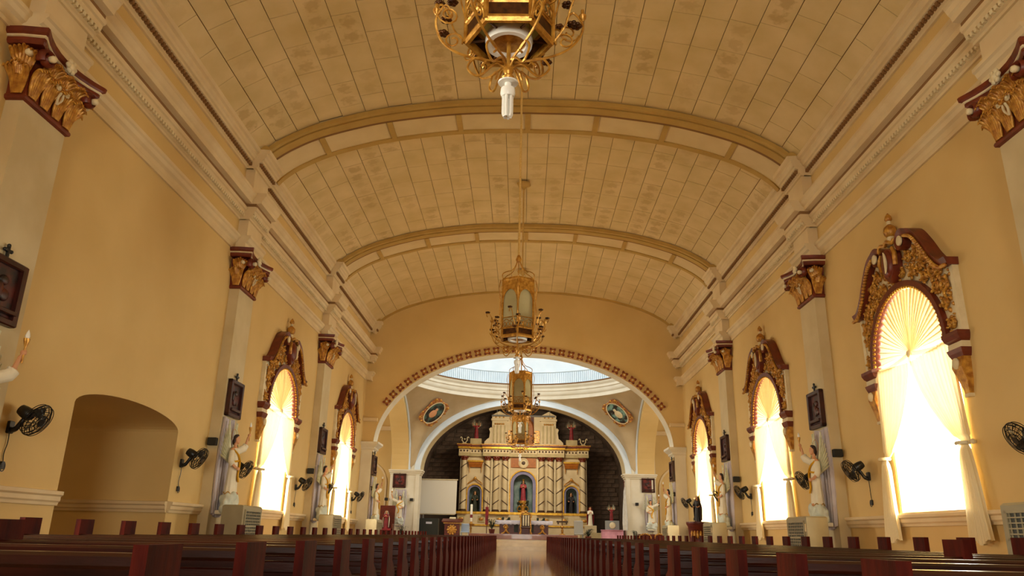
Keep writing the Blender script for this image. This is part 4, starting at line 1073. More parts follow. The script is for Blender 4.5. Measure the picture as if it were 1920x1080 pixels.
# ---- pews ---------------------------------------------------------------------------------
def end_poly(top): return [(0, 0), (.58, 0), (.58, .07), (.50, .12), (.50, .43), (.40, .50), (.30, .54), (.285, .60), (.285, top), (0, top)]
XA, XB = 1.30, 5.0
_pm = {}
for s in (-1, 1):
    fx = lambda u, w, d, s=s: (s*d, u, w)
    _pm[s] = {'end_panel': (MB().prism(end_poly(.75), fx, 0, .055).mesh('end_panel', 'pew_end'), None),
        'wall_end_panel': (MB().prism(end_poly(.88), fx, XB - XA - .055, XB - XA).mesh('end_panel', 'pew_end'), None)}
    def bar(y0, y1, z0, z1, c=.008): return MB().cbox(min(s*.05, s*(XB-XA-.05)), max(s*.05, s*(XB-XA-.05)), y0, y1, z0, z1, c).mesh('board', 'pew_wood')
    _pm[s]['top_rail'] = (bar(.02, .13, .665, .72, .012), None)
    _pm[s]['back_slat'] = (bar(.06, .085, .56, .63), None)
    _pm[s]['lower_slat'] = (bar(.07, .095, .46, .53), None)
    _pm[s]['seat'] = (bar(.10, .48, .40, .435), None)
    _pm[s]['foot_rail'] = (bar(.16, .20, .10, .18), None)
    _pm[s]['kneeler'] = (bar(.66, .80, .16, .20), None)
    _pm[s]['middle_post'] = (MB().prism([(0, 0), (.285, 0), (.285, .84), (0, .84)], fx, 1.90, 1.955).mesh('middle_post', 'pew_end'), None)
NROW = 39
for s in (-1, 1):
    for k in range(NROW):
        y = 2.80 + 1.01*k
        nth = ordw(k + 1)
        t = thing('church_pew', 'dark red wooden pew %s of the aisle, %s row from the camera' % (SIDE[s], nth), 'pew', (s*XA, y, 0), 0, 'pews %s of the aisle' % SIDE[s])
        for nm, (me, _) in _pm[s].items():
            if nm == 'middle_post' and not ((s > 0 and k in (3,)) or (s < 0 and k in (2,))): continue
            nm2 = {'wall_end_panel': 'end_panel', 'lower_slat': 'back_slat'}.get(nm, nm)
            if nm == 'kneeler' and k > 12: continue
            link(nm2, me, t)
        # kneeler brackets tie the kneeler to the bench ends

# ---- hanging lanterns ---------------------------------------------------------------------
def make_lantern(rot):
    """hexagonal gilt lantern; z = 0 is the ceiling end of the rope far above, body between zb and zt (world heights, root at floor level)"""
    t = thing('hanging_lantern', '', 'chandelier')
    R, zb, zt = .385, 4.84, 6.14
    H = lambda r, z, a0=0.0: [(r*math.cos(rot + a0 + k*PI/3), r*math.sin(rot + a0 + k*PI/3), z) for k in range(6)]
    # gilt bands top and bottom
    for z0, z1, e in ((zb - .02, zb + .05, .02), (zb + .17, zb + .21, .012), (zt - .05, zt + .03, .02), (zt - .24, zt - .20, .008)):
        MB().loft([H(R + e*.3, z0), H(R + e, (z0+z1)/2), H(R + e*.3, z1), H(R - .03, z1), H(R - .03, z0), H(R + e*.3, z0)], caps=False).build('band', 'brass', t)
    for k in range(6):
        a = rot + k*PI/3; c, s_ = math.cos(a), math.sin(a)
        MB().tube([(R*c, R*s_, zb), (R*c, R*s_, zt)], .026, 6).build('corner_post', 'brass', t)
        a2 = a + PI/3; p0 = Vector((R*c, R*s_, 0)); p1 = Vector((R*math.cos(a2), R*math.sin(a2), 0)); n = (p0 + p1).normalized(); u = (p1 - p0)
        f = lambda q, z, d=0.0: tuple(p0 + u*q + n*d + Vector((0, 0, z)))
        # glass pane
        g = MB().add([f(.04, zb+.2, -.012), f(.96, zb+.2, -.012), f(.96, zt-.05, -.012), f(.04, zt-.05, -.012), f(.04, zb+.2, -.02), f(.96, zb+.2, -.02), f(.96, zt-.05, -.02), f(.04, zt-.05, -.02)],
                 [(0,1,2,3),(7,6,5,4),(0,4,5,1),(1,5,6,2),(2,6,7,3),(3,7,4,0)]).build('glass_pane', 'frosted_glass', t)
        # pierced arch head and lower lattice
        m = MB(); n_ = 14
        arch = [(.10 + .80*i/n_, zt - .42 + .17*math.sin(PI*i/n_)**.6) for i in range(n_ + 1)]
        m.loft([[f(q, z, .004), f(q, zt - .05, .004), f(q, zt - .05, .014), f(q, z, .014)] for q, z in [(.02, zt - .62)] + [(.06, zt - .52)] + arch + [(.94, zt - .52), (.98, zt - .62)]])
        m.build('arch_head', 'brass', g)
        m = MB()
        for i in range(4):
            q = .2 + .2*i; m.tube([f(q + .09*math.cos(b), zb + .27 + .045*math.sin(b), .012) for b in [2*PI*j/12 for j in range(13)]], .008, 5)
        m.tube(spline([f(.05, zb + .33, .01), f(.3, zb + .38, .012), f(.5, zb + .33, .012), f(.7, zb + .38, .012), f(.95, zb + .33, .01)], 5), .009, 5)
        m.tube([f(.03, zb + .42, .01), f(.97, zb + .42, .01)], .012, 5); m.tube([f(.03, zb + .20, .01), f(.97, zb + .20, .01)], .014, 5)
        m.build('lattice', 'brass', g)
        m = MB().add([f(.02, zb, 0), f(.98, zb, 0), f(.98, zb+.2, 0), f(.02, zb+.2, 0), f(.02, zb, -.02), f(.98, zb, -.02), f(.98, zb+.2, -.02), f(.02, zb+.2, -.02)], [(0,1,2,3),(7,6,5,4),(0,4,5,1),(1,5,6,2),(2,6,7,3),(3,7,4,0)])
        m.build('skirt_panel', 'dark_brass', t)
        # big scroll arm with leaves and a candle cup
        rd = lambda r, z, off=0.0: (r*math.cos(a + off), r*math.sin(a + off), z)
        m = MB()
        m.tube(spline([rd(.05, zb - .20), rd(.30, zb - .16), rd(.50, zb - .08), rd(.62, zb + .05), rd(.66, zb + .22, .05), rd(.58, zb + .36, .08), rd(.52, zb + .27, .06), rd(.57, zb + .20, .04)], 6), .012, 5)
        m.tube(spline([rd(.40, zb + .02), rd(.50, zb + .16, -.08), rd(.56, zb + .34, -.16), rd(.64, zb + .50, -.20), rd(.70, zb + .50, -.24), rd(.68, zb + .44, -.26)], 6), .010, 5)
        m.tube(spline([rd(.03, zb - .26), rd(.12, zb - .22), rd(.26, zb - .34), rd(.36, zb - .26), rd(.30, zb - .16), rd(.20, zb - .18), rd(.24, zb - .24)], 6), .011, 5)
        m.tube(spline([rd(.40, zb + .25), rd(.46, zb + .55), rd(.44, zb + .85), rd(.48, zt - .22), rd(.44, zt - .02)], 5), .009, 5)
        m.tube([(p[0]*math.cos(a), p[0]*math.sin(a), p[2]) for p in spiral(.50, zb + .02, .025, .09, 1.4, 1.0, 16)], .009, 5)
        m.tube([(p[0]*math.cos(a + .22), p[0]*math.sin(a + .22), p[2]) for p in spiral(.55, zb + .20, .02, .10, 1.5, 3.0, 16)], .009, 5)
        arm = m.build('scroll_arm', 'brass', t, smooth=60)
        m = MB()
        for (r_, z_, of) in ((.57, zb + .20, .04), (.68, zb + .52, -.24), (.52, zb + .40, .02), (.60, zb + .12, -.10)):
            cx, cy, cz = rd(r_, z_, of)
            m = MB()
            for j in range(5):
                b = j*2*PI/5; m.ball((cx + .026*math.cos(b), cy + .026*math.sin(b), cz + .02), (.030, .030, .020), 6, 4)
            m.build('leaf_cluster', 'dark_brass', arm, smooth=60)
        m = MB().lathe([(.008, 0), (.03, .03), (.036, .06), (.016, .065), (.016, .12), (.004, .13)], 8, rd(.66, zb + .26, .05)); m.build('candle_cup', 'brass', arm, smooth=50)
        # crown scrolls up to the rope
        MB().tube(spline([rd(R, zt), rd(.40, zt + .12), rd(.30, zt + .20), rd(.16, zt + .26), rd(.07, zt + .40), rd(.03, zt + .52)], 6), .011, 5).build('crown_scroll', 'brass', t, smooth=60)
    for k in range(6):
        a = rot + k*PI/3; MB().tube([(R*math.cos(a), R*math.sin(a), zb), (.17*math.cos(a), .17*math.sin(a), zb + .03)], .012, 5).build('bottom_rib', 'dark_brass', t)
    d = MB().lathe([(.195, zb + .09), (.215, zb + .02), (.205, zb - .03), (.155, zb - .025), (.15, zb + .03)], 28); d.build('lamp_rim', 'bulb_white', t, smooth=50)
    MB().lathe([(.155, zb + .06), (.15, zb + .005), (.08, zb + .02), (.02, zb + .0)], 24).build('lamp_bowl', 'brass', t, smooth=50)
    MB().lathe([(.02, zb + .0), (.018, zb - .20), (.05, zb - .29), (.03, zb - .33), (.06, zb - .36), (.035, zb - .41)], 12).build('drop_stem', 'brass', t, smooth=50)
    MB().lathe([(.085, zb - .415), (.09, zb - .405), (.03, zb - .38)], 20).build('bulb_plate', 'bulb_white', t, smooth=30)
    MB().lathe([(.03, zb - .41), (.03, zb - .45), (.062, zb - .47), (.066, zb - .52), (.055, zb - .55)], 16).build('bulb_socket', 'bulb_white', t, smooth=50)
    for k in range(6):
        a = k*PI/3 + .3
        MB().tube([(.038*math.cos(a), .038*math.sin(a), zb - .54), (.038*math.cos(a), .038*math.sin(a), zb - .72), (.026*math.cos(a), .026*math.sin(a), zb - .745)], .0135, 8).build('bulb_tube', 'bulb_white', t, smooth=60)
    MB().lathe([(.05, zt + .48), (.07, zt + .54), (.04, zt + .62), (.02, zt + .66)], 10).build('top_knob', 'brass', t, smooth=50)
    MB().tube([(0, 0, zt + .62), (0, 0, 13.56)], .028, 6).build('rope', 'rope', t)
    MB().lathe([(.02, 13.1), (.10, 13.22), (.26, 13.30), (.28, 13.37), (.10, 13.42)], 6).build('ceiling_canopy', 'rib_gold', t)
    return t
LA, LB = make_lantern(PI/6*0 + PI/3*0), make_lantern(PI/6)
# a flat side faces the camera on the nearest lantern, a corner on the second
LA.location = (-.17, 5.75, .13); LA['label'] = 'nearest gilt lantern chandelier cut by the top edge, white bulb below'; LA['group'] = 'gilt lanterns'
LB.location = (-.15, 16.0, 0); LB['label'] = 'second gilt hexagonal lantern hanging before the chancel arch crown'; LB['group'] = 'gilt lanterns'
dup(LB, (-.11, 25.95, 0), .35, 'third gilt lantern hanging in front of the bright dome', 'gilt lanterns')
dup(LA, (-.13, 35.8, -.05), .1, 'smallest and farthest gilt lantern, in front of the altar retable', 'gilt lanterns')

# ---- oval paintings on the pendentives ----------------------------------------------------
def oval(x, pm, lean, label):
    t = thing('oval_painting', label, 'painting')
    s = 1 if x > 0 else -1
    n = 36; O = lambda rx, rz, y, k=0.0: [(rx*(1 + k*math.cos(4*a + PI) )*math.cos(a), y, rz*(1 + k*math.cos(4*a + PI))*math.sin(a)) for a in [2*PI*i/n for i in range(n)]]
    ti = lambda mb: mb.map(lambda a, b, c: (a*math.cos(lean) - c*math.sin(lean), b - .25*c*0, a*math.sin(lean) + c*math.cos(lean)))
    ti(MB().loft([O(.82, 1.12, .02, .10), O(.86, 1.18, -.05, .12), O(.70, 1.02, -.12), O(.60, .92, -.10), O(.60, .92, .0)])).build('gilt_frame', 'oval_frame', t, smooth=40)
    m = MB()
    for i in range(16):
        a = 2*PI*i/16; k = 1 + .12*math.cos(4*a + PI); m.ball((.80*k*math.cos(a), -.10, 1.10*k*math.sin(a)), (.10, .06, .09), 8, 5)
    for a in (PI/4, 3*PI/4, 5*PI/4, 7*PI/4):
        m.tube([(x_, -.10, z_) for x_, _, z_ in spiral(.78*math.cos(a), 1.08*math.sin(a), .05, .16, 1.3, a, 14)], .03, 6)
    ti(m).build('frame_carving', 'gold', t, smooth=60)
    ti(MB().loft([O(.63, .95, -.125), O(.66, .98, -.145), O(.58, .90, -.14)], caps=False)).build('inner_rim', 'ivory', t, smooth=40)
    cv = ti(MB().loft([O(.61, .93, -.085), O(.61, .93, -.06)])).build('canvas', pm, t)
    m = MB(); m.ball((0, -.10, .28), (.11, .03, .13)); m.ball((0, -.10, -.12), (.26, .03, .34)); ti(m).build('painted_figure', 'skin' if s < 0 else 'ivory', cv, smooth=60)
    MB().box(-.12, .12, -.02, .45, -.1, .1).build('wall_mount', 'pendentive', t)
    P, nn = ((-6.555, 54.983, 9.216), Vector((.42, -.673, -.608))) if s < 0 else ((6.812, 54.69, 9.371), Vector((-.389, -.641, -.661)))
    ly = -nn.normalized(); lx = ly.cross(Vector((0, 0, 1))).normalized(); lz = lx.cross(ly); p = Vector(P) + nn*.14
    t.matrix_world = Matrix(((lx.x, ly.x, lz.x, p.x), (lx.y, ly.y, lz.y, p.y), (lx.z, ly.z, lz.z, p.z), (0, 0, 0, 1)))
    return t
oval(-6.42, 'oval_paint_a', -.50, 'gilt framed oval painting on the left pendentive below the dome')
oval(6.62, 'oval_paint_b', .50, 'gilt framed oval painting with green ground on the right pendentive')

# ================================================================== SANCTUARY
def figure(name, label, cat, loc, h, robe, mantle=None, rz=0.0, skin='skin', arms='pray', wings=False, group=None, crown=False):
    """standing robed statue, total height h, facing -Y"""
    t = thing(name, label, cat, loc, rz, group); k = h / 1.75
    b = MB(); b.loft(robe_loops([(.02, .10, .09, 0, 0), (.6, .11, .10, 0, 0), (1.0, .15, .11, 0, 0), (1.25, .14, .10, 0, 0), (1.42, .18, .11, 0, 0), (1.48, .08, .07, 0, 0), (1.56, .05, .05, 0, 0)], 0, n=16))
    head(b, (0, -.02, 1.64), .95)
    for e in (-1, 1):
        b.ball((e*.06, -.12, .03), (.04, .10, .03))
        if arms == 'pray': pth = [(e*.10, 0, 1.38), (e*.20, -.02, 1.36), (e*.22, -.10, 1.12), (e*.05, -.24, 1.22)]
        elif arms == 'up': pth = [(e*.10, 0, 1.38), (e*.20, -.02, 1.38), (e*.36, -.08, 1.42), (e*.42, -.10, 1.66)]
        else: pth = [(e*.10, 0, 1.38), (e*.20, 0, 1.36), (e*.26, -.04, 1.08), (e*.20, -.18, .98)]
        b.tube(spline(pth, 4), [.065]*4 + [.055]*4 + [.04]*5, 8)
        w = pth[-1]; hand(b, (w[0], w[1] - .02, w[2] + .03), (-e*.3, -1, .2), (0, 0, 1), 1.0)
    b.map(lambda x, y, z: (x*k, y*k, z*k)); fused('body', b, skin, .018*k, t, 1)
    r = MB(); r.loft(robe_loops([(.0, .24, .20, 0, 0), (.4, .21, .18, 0, 0), (.9, .19, .15, 0, 0), (1.2, .165, .13, 0, 0), (1.40, .20, .13, 0, 0), (1.47, .11, .09, 0, 0)], .12, 9))
    for e in (-1, 1):
        if arms == 'up': r.tube([(e*.12, 0, 1.38), (e*.21, -.02, 1.38), (e*.35, -.08, 1.43)], [.09, .09, .10], 10)
        else: r.tube([(e*.12, 0, 1.38), (e*.20, -.02, 1.36), (e*.22, -.10, 1.13), (e*.13, -.18, 1.16)], [.08, .09, .09, .10], 10)
    r.map(lambda x, y, z: (x*k, y*k, z*k)); fused('robe', r, robe, .022*k, t, 1)
    if mantle:
        rows = []
        for i in range(13):
            q = i/12; z = 1.76 - 1.66*q; rx = (.12 if q < .08 else .13 + .04*math.sin(q*PI) + .20*min(1, q*2.2)) ; row = []
            for j in range(25):
                a = PI*(-.12 + 1.24*j/24); row.append((k*rx*math.cos(a), k*(.03 + rx*.75*math.sin(a) + .012*math.sin(j*1.7)), k*z))
            rows.append(row)
        back = [[(x*.93, y*.93, z) for x, y, z in r_] for r_ in rows]
        MB().loft([r_ + b_[::-1] for r_, b_ in zip(rows, back)]).build('mantle', mantle, t, smooth=70)
    else:
        hm = MB(); hm.ball((0, .0, 1.68*k), (.088*k, .095*k, .09*k)); hm.ball((0, .05*k, 1.60*k), (.08*k, .05*k, .1*k)); fused('hair', hm, 'hair', .02*k, t, 1)
    if crown: MB().lathe([(.08*k, 1.74*k), (.095*k, 1.80*k), (.11*k, 1.86*k), (.05*k, 1.88*k)], 10).build('crown', 'bright_gold', t, smooth=30)
    MB().tube([(.15*k*math.cos(a), .06*k, k*1.66 + .15*k*math.sin(a)) for a in [2*PI*i/20 for i in range(21)]], .008, 5).build('halo', 'brass', t)
    if wings:
        for e in (-1, 1):
            wg = MB()
            for i in range(8):
                q = i/7; L = .8 - .4*q; an = math.radians(75 - 60*q)
                wg.tube([(e*.07, .12, 1.3 - .03*i), (e*(.14 + .03*i), .15, 1.42), (e*(.14 + .03*i + L*.7*math.cos(an)), .2, 1.42 + L*math.sin(an))], [.03, .055, .012], 7, flat=.35)
            wg.map(lambda x, y, z: (x*k, y*k, z*k)); wg.build('wing', 'wing', t, smooth=60)
    return t

# ---- retable --------------------------------------------------------------------------------
RX = .06; YR = 65.0
ret = thing('altar_retable', 'tall cream and gold altar retable with three niches and chevron columns', 'altar', (RX, YR, .5))
def rb(name, m, x0, x1, y0, y1, z0, z1, parent=ret, c=.012): return MB().cbox(x0, x1, y0, y1, z0 - .5, z1 - .5, c).build(name, m, parent)
rb('plinth', 'retable', -5.40, 5.40, -.35, 2.0, .5, 1.45); rb('plinth_ledge', 'bright_gold', -5.5, 5.5, -.45, 2.0, 1.45, 1.56)
rb('base_course', 'retable', -5.38, 5.38, -.20, 2.0, 1.56, 2.36)
for x in (-5.05, -3.4, -1.9, 1.9, 3.4, 5.05):
    p = rb('base_panel', 'retable_green', x - .28, x + .28, -.25, -.15, 1.70, 2.24)
    MB().lathe([(.02, -.03), (.13, -.03), (.10, -.06), (.03, -.08)], 10).map(lambda a, b, c: (x + a*1.5, -.25 + c, 1.47 + b)).build('gilt_boss', 'gold', p, smooth=40)
# broken gold ledge over the base
for x0, x1, d in ((-5.5, -4.6, -.42), (-4.6, -3.3, -.24), (-3.3, -1.15, -.46), (-1.15, 1.15, -.24), (1.15, 3.3, -.46), (3.3, 4.6, -.24), (4.6, 5.5, -.42)):
    rb('base_ledge', 'bright_gold', x0, x1, d, 1.5, 2.36, 2.56)
# wall plane with the three niche openings
def niche_wall():
    m = MB(); segs = [(-4.0, .56, 2.56, 4.15), (0.0, .98, 2.56, 4.95), (4.0, .56, 2.56, 4.15)]; cur = -5.30; Z1 = 7.05
    Q = lambda x0, x1, z0, z1: m.add([(x0, .12, z0 - .5), (x1, .12, z0 - .5), (x1, .12, z1 - .5), (x0, .12, z1 - .5)], [(0,1,2,3)])
    for xc, hw, z0, zs in segs:
        Q(cur, xc - hw, 2.5, Z1); n = 16
        pts = [(xc - hw*math.cos(PI*k/n), zs + hw*math.sin(PI*k/n)) for k in range(n + 1)]
        for p, q in zip(pts, pts[1:]): m.add([(p[0], .12, p[1]-.5), (q[0], .12, q[1]-.5), (q[0], .12, Z1-.5), (p[0], .12, Z1-.5)], [(0,1,2,3)])
        cur = xc + hw
    Q(cur, 5.30, 2.5, Z1)
    for s in (-1, 1): m.add([(s*5.3, .12, 2.0), (s*5.3, 2.0, 2.0), (s*5.3, 2.0, Z1-.5), (s*5.3, .12, Z1-.5)], [(0,1,2,3)])
    return m.build('facade', 'retable', ret, fix=False)
niche_wall()
def niche(xc, hw, zs, gm, wide):
    n = 18; z0 = 2.56
    pts = [(xc - hw, z0)] + [(xc - hw*math.cos(PI*k/n), zs + hw*math.sin(PI*k/n)) for k in range(n + 1)] + [(xc + hw, z0)]
    # recess
    m = MB(); m.sheet([[(x, .12, z - .5) for x, z in pts], [(xc + (x-xc)*.94, 1.0, z - .5) for x, z in pts]]); m.add([(xc + (x-xc)*.94, 1.0, z - .5) for x, z in pts], [tuple(range(len(pts)))])
    m.box(xc - hw, xc + hw, .1, 1.0, z0 - .56, z0 - .5)
    r = m.build('niche', 'niche_back', ret, fix=False)
    lo = [[(xc + (x-xc)*a, y, zs + (z-zs)*(a if z > zs else 1) - .5) for a, y in ((1.0, .05), (1 + wide/hw, .05), (1 + wide/hw, .14), (1.0, .14))] for x, z in pts]
    MB().loft(lo).build('niche_surround', 'niche_blue', r)
    e0, e1 = 1 + wide/hw, 1 + (wide + .10)/hw
    lo = [[(xc + (x-xc)*a, y, zs + (z-zs)*(a if z > zs else 1) - .5) for a, y in ((e0, -.06), (e1, -.06), (e1, .14), (e0, .14))] for x, z in pts]
    MB().loft(lo).build('gilt_arch', 'bright_gold', r)
    return r
niche(0, .80, 4.80, 'niche_blue', .26)
for x in (-4.0, 4.0):
    r = niche(x, .46, 4.10, 'niche_blue', .14)
    m = MB()
    for q in (-1, 1):
        m.tube(spline([(x + q*.62, -.05, 4.25), (x + q*.42, -.08, 4.42), (x + q*.25, -.08, 4.52), (x + q*.10, -.08, 4.64), (x + q*.2, -.08, 4.60)], 5), .05, 6)
    m.ball((x, -.08, 4.72), (.12, .06, .14)); m.build('niche_crest', 'gold', r, smooth=60)
    # gilt bracket shelf above
    sh = rb('bracket_shelf', 'bright_gold', x - .66, x + .66, -.35, .15, 6.52, 6.66)
    MB().loft([[(x - w, -d, z - .5), (x + w, -d, z - .5), (x + w, .15, z - .5), (x - w, .15, z - .5)] for w, d, z in ((.60, .28, 6.52), (.56, .22, 6.35), (.52, .08, 6.12))]).build('bracket', 'orange_panel', sh)
    for q in (-1, 1): MB().tube([(x + q*.50, -.02, 5.64), (x + q*.50, -.04, 5.3), (x + q*.49, -.02, 5.15)], [.04, .03, .012], 6).build('bracket_tassel', 'gold', sh)
# cartouche over the middle niche
cp = rb('cartouche_panel', 'orange_panel', -1.05, 1.05, .02, .14, 6.15, 6.95)
MB().lathe([(.40, 0), (.42, .06), (.34, .09), (.30, .05)], 24).map(lambda a, b, c: (a, .02 - c, 6.02 + b)).build('roundel', 'retable', cp, smooth=40)
MB().ball((0, -.02, 6.02), (.17, .06, .15)).build('roundel_emblem', 'retable_dark', cp, smooth=60)
# columns with dark chevron bands
def column(x, d):
    z0, z1 = 2.56, 6.66
    c = MB().lathe([(.24, z0 - .5 + .10), (.245, z0 + .6), (.225, z1 - .5)], 16, (x, -.12, 0)); col = c.build('column', 'retable', ret, smooth=50)
    MB().lathe([(.33, z0 - .5), (.33, z0 - .44), (.28, z0 - .40), (.29, z0 - .36), (.25, z0 - .32)], 14, (x, -.12, 0)).build('column_base', 'retable_dark', col, smooth=30)
    cp_ = MB().lathe([(.23, z1 - .5), (.25, z1 - .46), (.23, z1 - .40), (.27, z1 - .30), (.36, z1 - .20), (.36, z1 - .15)], 14, (x, -.12, 0))
    for k in range(8): a = 2*PI*k/8; cp_.ball((x + .29*math.cos(a), -.12 + .29*math.sin(a), z1 - .26), (.07, .07, .09), 6, 4)
    cp_.build('column_capital', 'red_brown', col, smooth=40)
    for k in range(4):
        zc = 3.30 + k*.98 - .5
        MB().tube([(x + .255*math.cos(a), -.12 + .255*math.sin(a), zc + d*.19*math.cos(a)) for a in [PI*1.03 + PI*.94*i/10 for i in range(11)]], .035, 6).build('chevron_band', 'retable_dark', col)
for s in (-1, 1):
    for x, d in ((4.95, -1), (3.00, 1), (2.26, -1), (1.52, 1)): column(s*x, d*s if True else d)
    for x in (5.22, 2.63, 1.20): rb('pilaster_strip', 'ivory', min(s*(x-.05), s*(x+.05)), max(s*(x-.05), s*(x+.05)), -.06, .14, 2.56, 7.0)
# entablature, breaking forward over the columns
for x0, x1, f in ((-5.42, -4.5, .30), (-4.5, -3.40, .0), (-3.40, -1.15, .34), (-1.15, 1.15, .06), (1.15, 3.40, .34), (3.40, 4.5, .0), (4.5, 5.42, .30)):
    e = rb('architrave', 'retable_green', x0, x1, -.14 - f, 1.9, 7.0, 7.26)
    rb('frieze', 'retable', x0 + .01, x1 - .01, -.10 - f, 1.9, 7.26, 7.60, e)
    rb('gilt_cornice', 'bright_gold', x0 - .06, x1 + .06, -.30 - f, 1.9, 7.60, 7.78, e)
    rb('crown_moulding', 'red_brown', x0 - .12, x1 + .12, -.42 - f, 1.9, 7.78, 7.90, e)
    rb('cornice_top', 'gold', x0 - .16, x1 + .16, -.46 - f, 1.9, 7.90, 7.98, e)
    m = MB(); x = x0 + .18
    while x < x1 - .1: m.ball((x, -.12 - f, 6.93), (.07, .05, .08), 8, 5); x += .27
    o = m.build('frieze_ornament', 'retable_dark', e, smooth=50)
# upper storey: two aedicules, middle bay, scrolls, pedestals
for s in (-1, 1):
    u = rb('upper_pavilion', 'retable', min(s*1.45, s*2.72), max(s*1.45, s*2.72), .15, 1.6, 7.98, 10.05)
    for x in (1.62, 1.95, 2.25, 2.55): rb('upper_column', 'retable_green', s*x - .07, s*x + .07, .06, .2, 8.2, 9.65, u)
    rb('upper_entablature', 'retable', min(s*1.36, s*2.80), max(s*1.36, s*2.80), .04, 1.6, 10.05, 10.22, u)
    rb('upper_frieze', 'retable', min(s*1.45, s*2.72), max(s*1.45, s*2.72), .10, 1.6, 10.22, 10.48, u)
    m = MB()
    for k in range(3): m.ball((s*(1.75 + .33*k), .08, 9.85), (.08, .05, .08), 8, 5)
    for k in range(5): m.ball((s*(1.75 + .17*k), .06, 9.26), (.09, .06, .07), 8, 5)
    m.build('gilt_swag', 'gold', u, smooth=50)
    MB().prism([(s*1.40, 9.98), (s*2.78, 9.98), (s*2.09, 10.35)], lambda a, b, d: (a, d, b), .05, 1.5).build('pediment', 'retable', u)
    m = MB(); m.prism([(s*2.72, 7.48), (s*3.35, 7.48), (s*3.34, 7.75), (s*3.12, 7.98), (s*2.95, 8.1), (s*2.88, 8.6), (s*2.98, 8.85), (s*2.80, 9.0), (s*2.72, 8.9)], lambda a, b, d: (a, d, b), .2, .6); m.build('scroll_buttress', 'retable', u)
    g = rb('gilt_panel', 'gold', min(s*.92, s*1.32), max(s*.92, s*1.32), .18, .4, 8.2, 9.25, ret)
    m = MB()
    for z in (8.45, 8.72, 9.0): m.tube([(s*1.12 + .12*math.cos(a), .17, z - .5 + .10*math.sin(a)) for a in [2*PI*i/12 for i in range(13)]], .03, 5)
    m.build('panel_scrolls', 'ivory', g)
    rb('pedestal', 'retable_green', min(s*3.58, s*4.52), max(s*3.58, s*4.52), .0, .9, 7.98, 8.50)
    m = MB().cbox(s*5.02 - .17, s*5.02 + .17, .0, .4, 7.48, 7.64, .01)
    m.build('finial_block', 'retable', ret)
    m = MB()
    for q in (-1, 1): m.tube(spline([(s*5.02 + q*.05, .2, 7.64), (s*5.02 + q*.22, .18, 7.84), (s*5.02 + q*.20, .16, 8.0), (s*5.02 + q*.30, .16, 8.12), (s*5.02 + q*.36, .16, 8.02)], 5), .045, 6)
    m.ball((s*5.02, .18, 7.95), .07); m.build('lyre_finial', 'ivory', ret, smooth=60)
n = 14
m = MB(); pts = [(-.85, 7.98)] + [(-.85*math.cos(PI*k/n), 9.55 + .85*math.sin(PI*k/n)) for k in range(n + 1)] + [(.85, 7.98)]
m.sheet([[(x, .35, z - .5) for x, z in pts], [(x*.9, 1.2, z - .5) for x, z in pts]]); m.add([(x*.9, 1.2, z - .5) for x, z in pts], [tuple(range(len(pts)))])
m.build('upper_niche', 'orange_panel', ret, fix=False)
rb('upper_wall', 'retable', -1.45, -.85, .4, 1.5, 7.98, 10.5); rb('upper_wall', 'retable', .85, 1.45, .4, 1.5, 7.98, 10.5); rb('upper_wall', 'red_brown', -.9, .9, 1.22, 1.5, 7.98, 10.6)

# statues in and on the retable
figure('virgin_statue', 'woman statue in rose gown and teal mantle in the middle niche', 'statue', (RX + .02, YR + .55, 3.50), 1.62, 'mary_rose', 'mary_teal', crown=True)
figure('saint_statue', 'dark green robed saint statue in the left niche of the retable', 'statue', (RX - 4.0, YR + .50, 2.56), 1.62, 'robe_green', 'robe_green', arms='hold')
figure('saint_statue', 'black robed saint statue in the right niche of the retable', 'statue', (RX + 4.0, YR + .50, 2.56), 1.62, 'robe_dark', 'robe_dark', arms='hold')
figure('angel_figure', 'shadowed red winged angel on top of the retable, left', 'statue', (RX - 4.05, YR + .45, 8.50), 1.35, 'robe_red', arms='up', wings=True)
figure('angel_figure', 'shadowed red winged angel on top of the retable, right', 'statue', (RX + 4.05, YR + .45, 8.50), 1.35, 'robe_red', arms='up', wings=True)
# pedestal of flowers and scrolls under the middle statue
t = thing('flower_pedestal', 'gilt scrolled pedestal with dark flowers under the middle statue', 'pedestal', (RX, YR + .42, 2.56))
MB().lathe([(.42, 0), (.40, .10), (.20, .22), (.16, .45), (.30, .70), (.36, .86), (.34, .93)], 18).build('stand', 'gold', t, smooth=40)
m = MB()
for q in (-1, 1):
    m.tube(spline([(q*.1, -.35, .08), (q*.42, -.36, .18), (q*.38, -.36, .42), (q*.14, -.36, .48), (q*.2, -.36, .36)], 5), .045, 6)
m.build('scroll', 'bright_gold', t, smooth=60)
rg = random.Random(2)
for mt, nm in (('leaf_green', 'foliage'), ('ivory', 'blossoms'), ('robe_red', 'blossoms')):
    m = MB()
    for i in range(26 if nm == 'foliage' else 9):
        a = rg.uniform(0, 2*PI); m.ball((.42*math.cos(a), -.06 + .22*math.sin(a), rg.uniform(.50, .92)), rg.uniform(.05, .10) if nm == 'foliage' else .045, 6, 5)
    m.build(nm, mt, t, smooth=60)

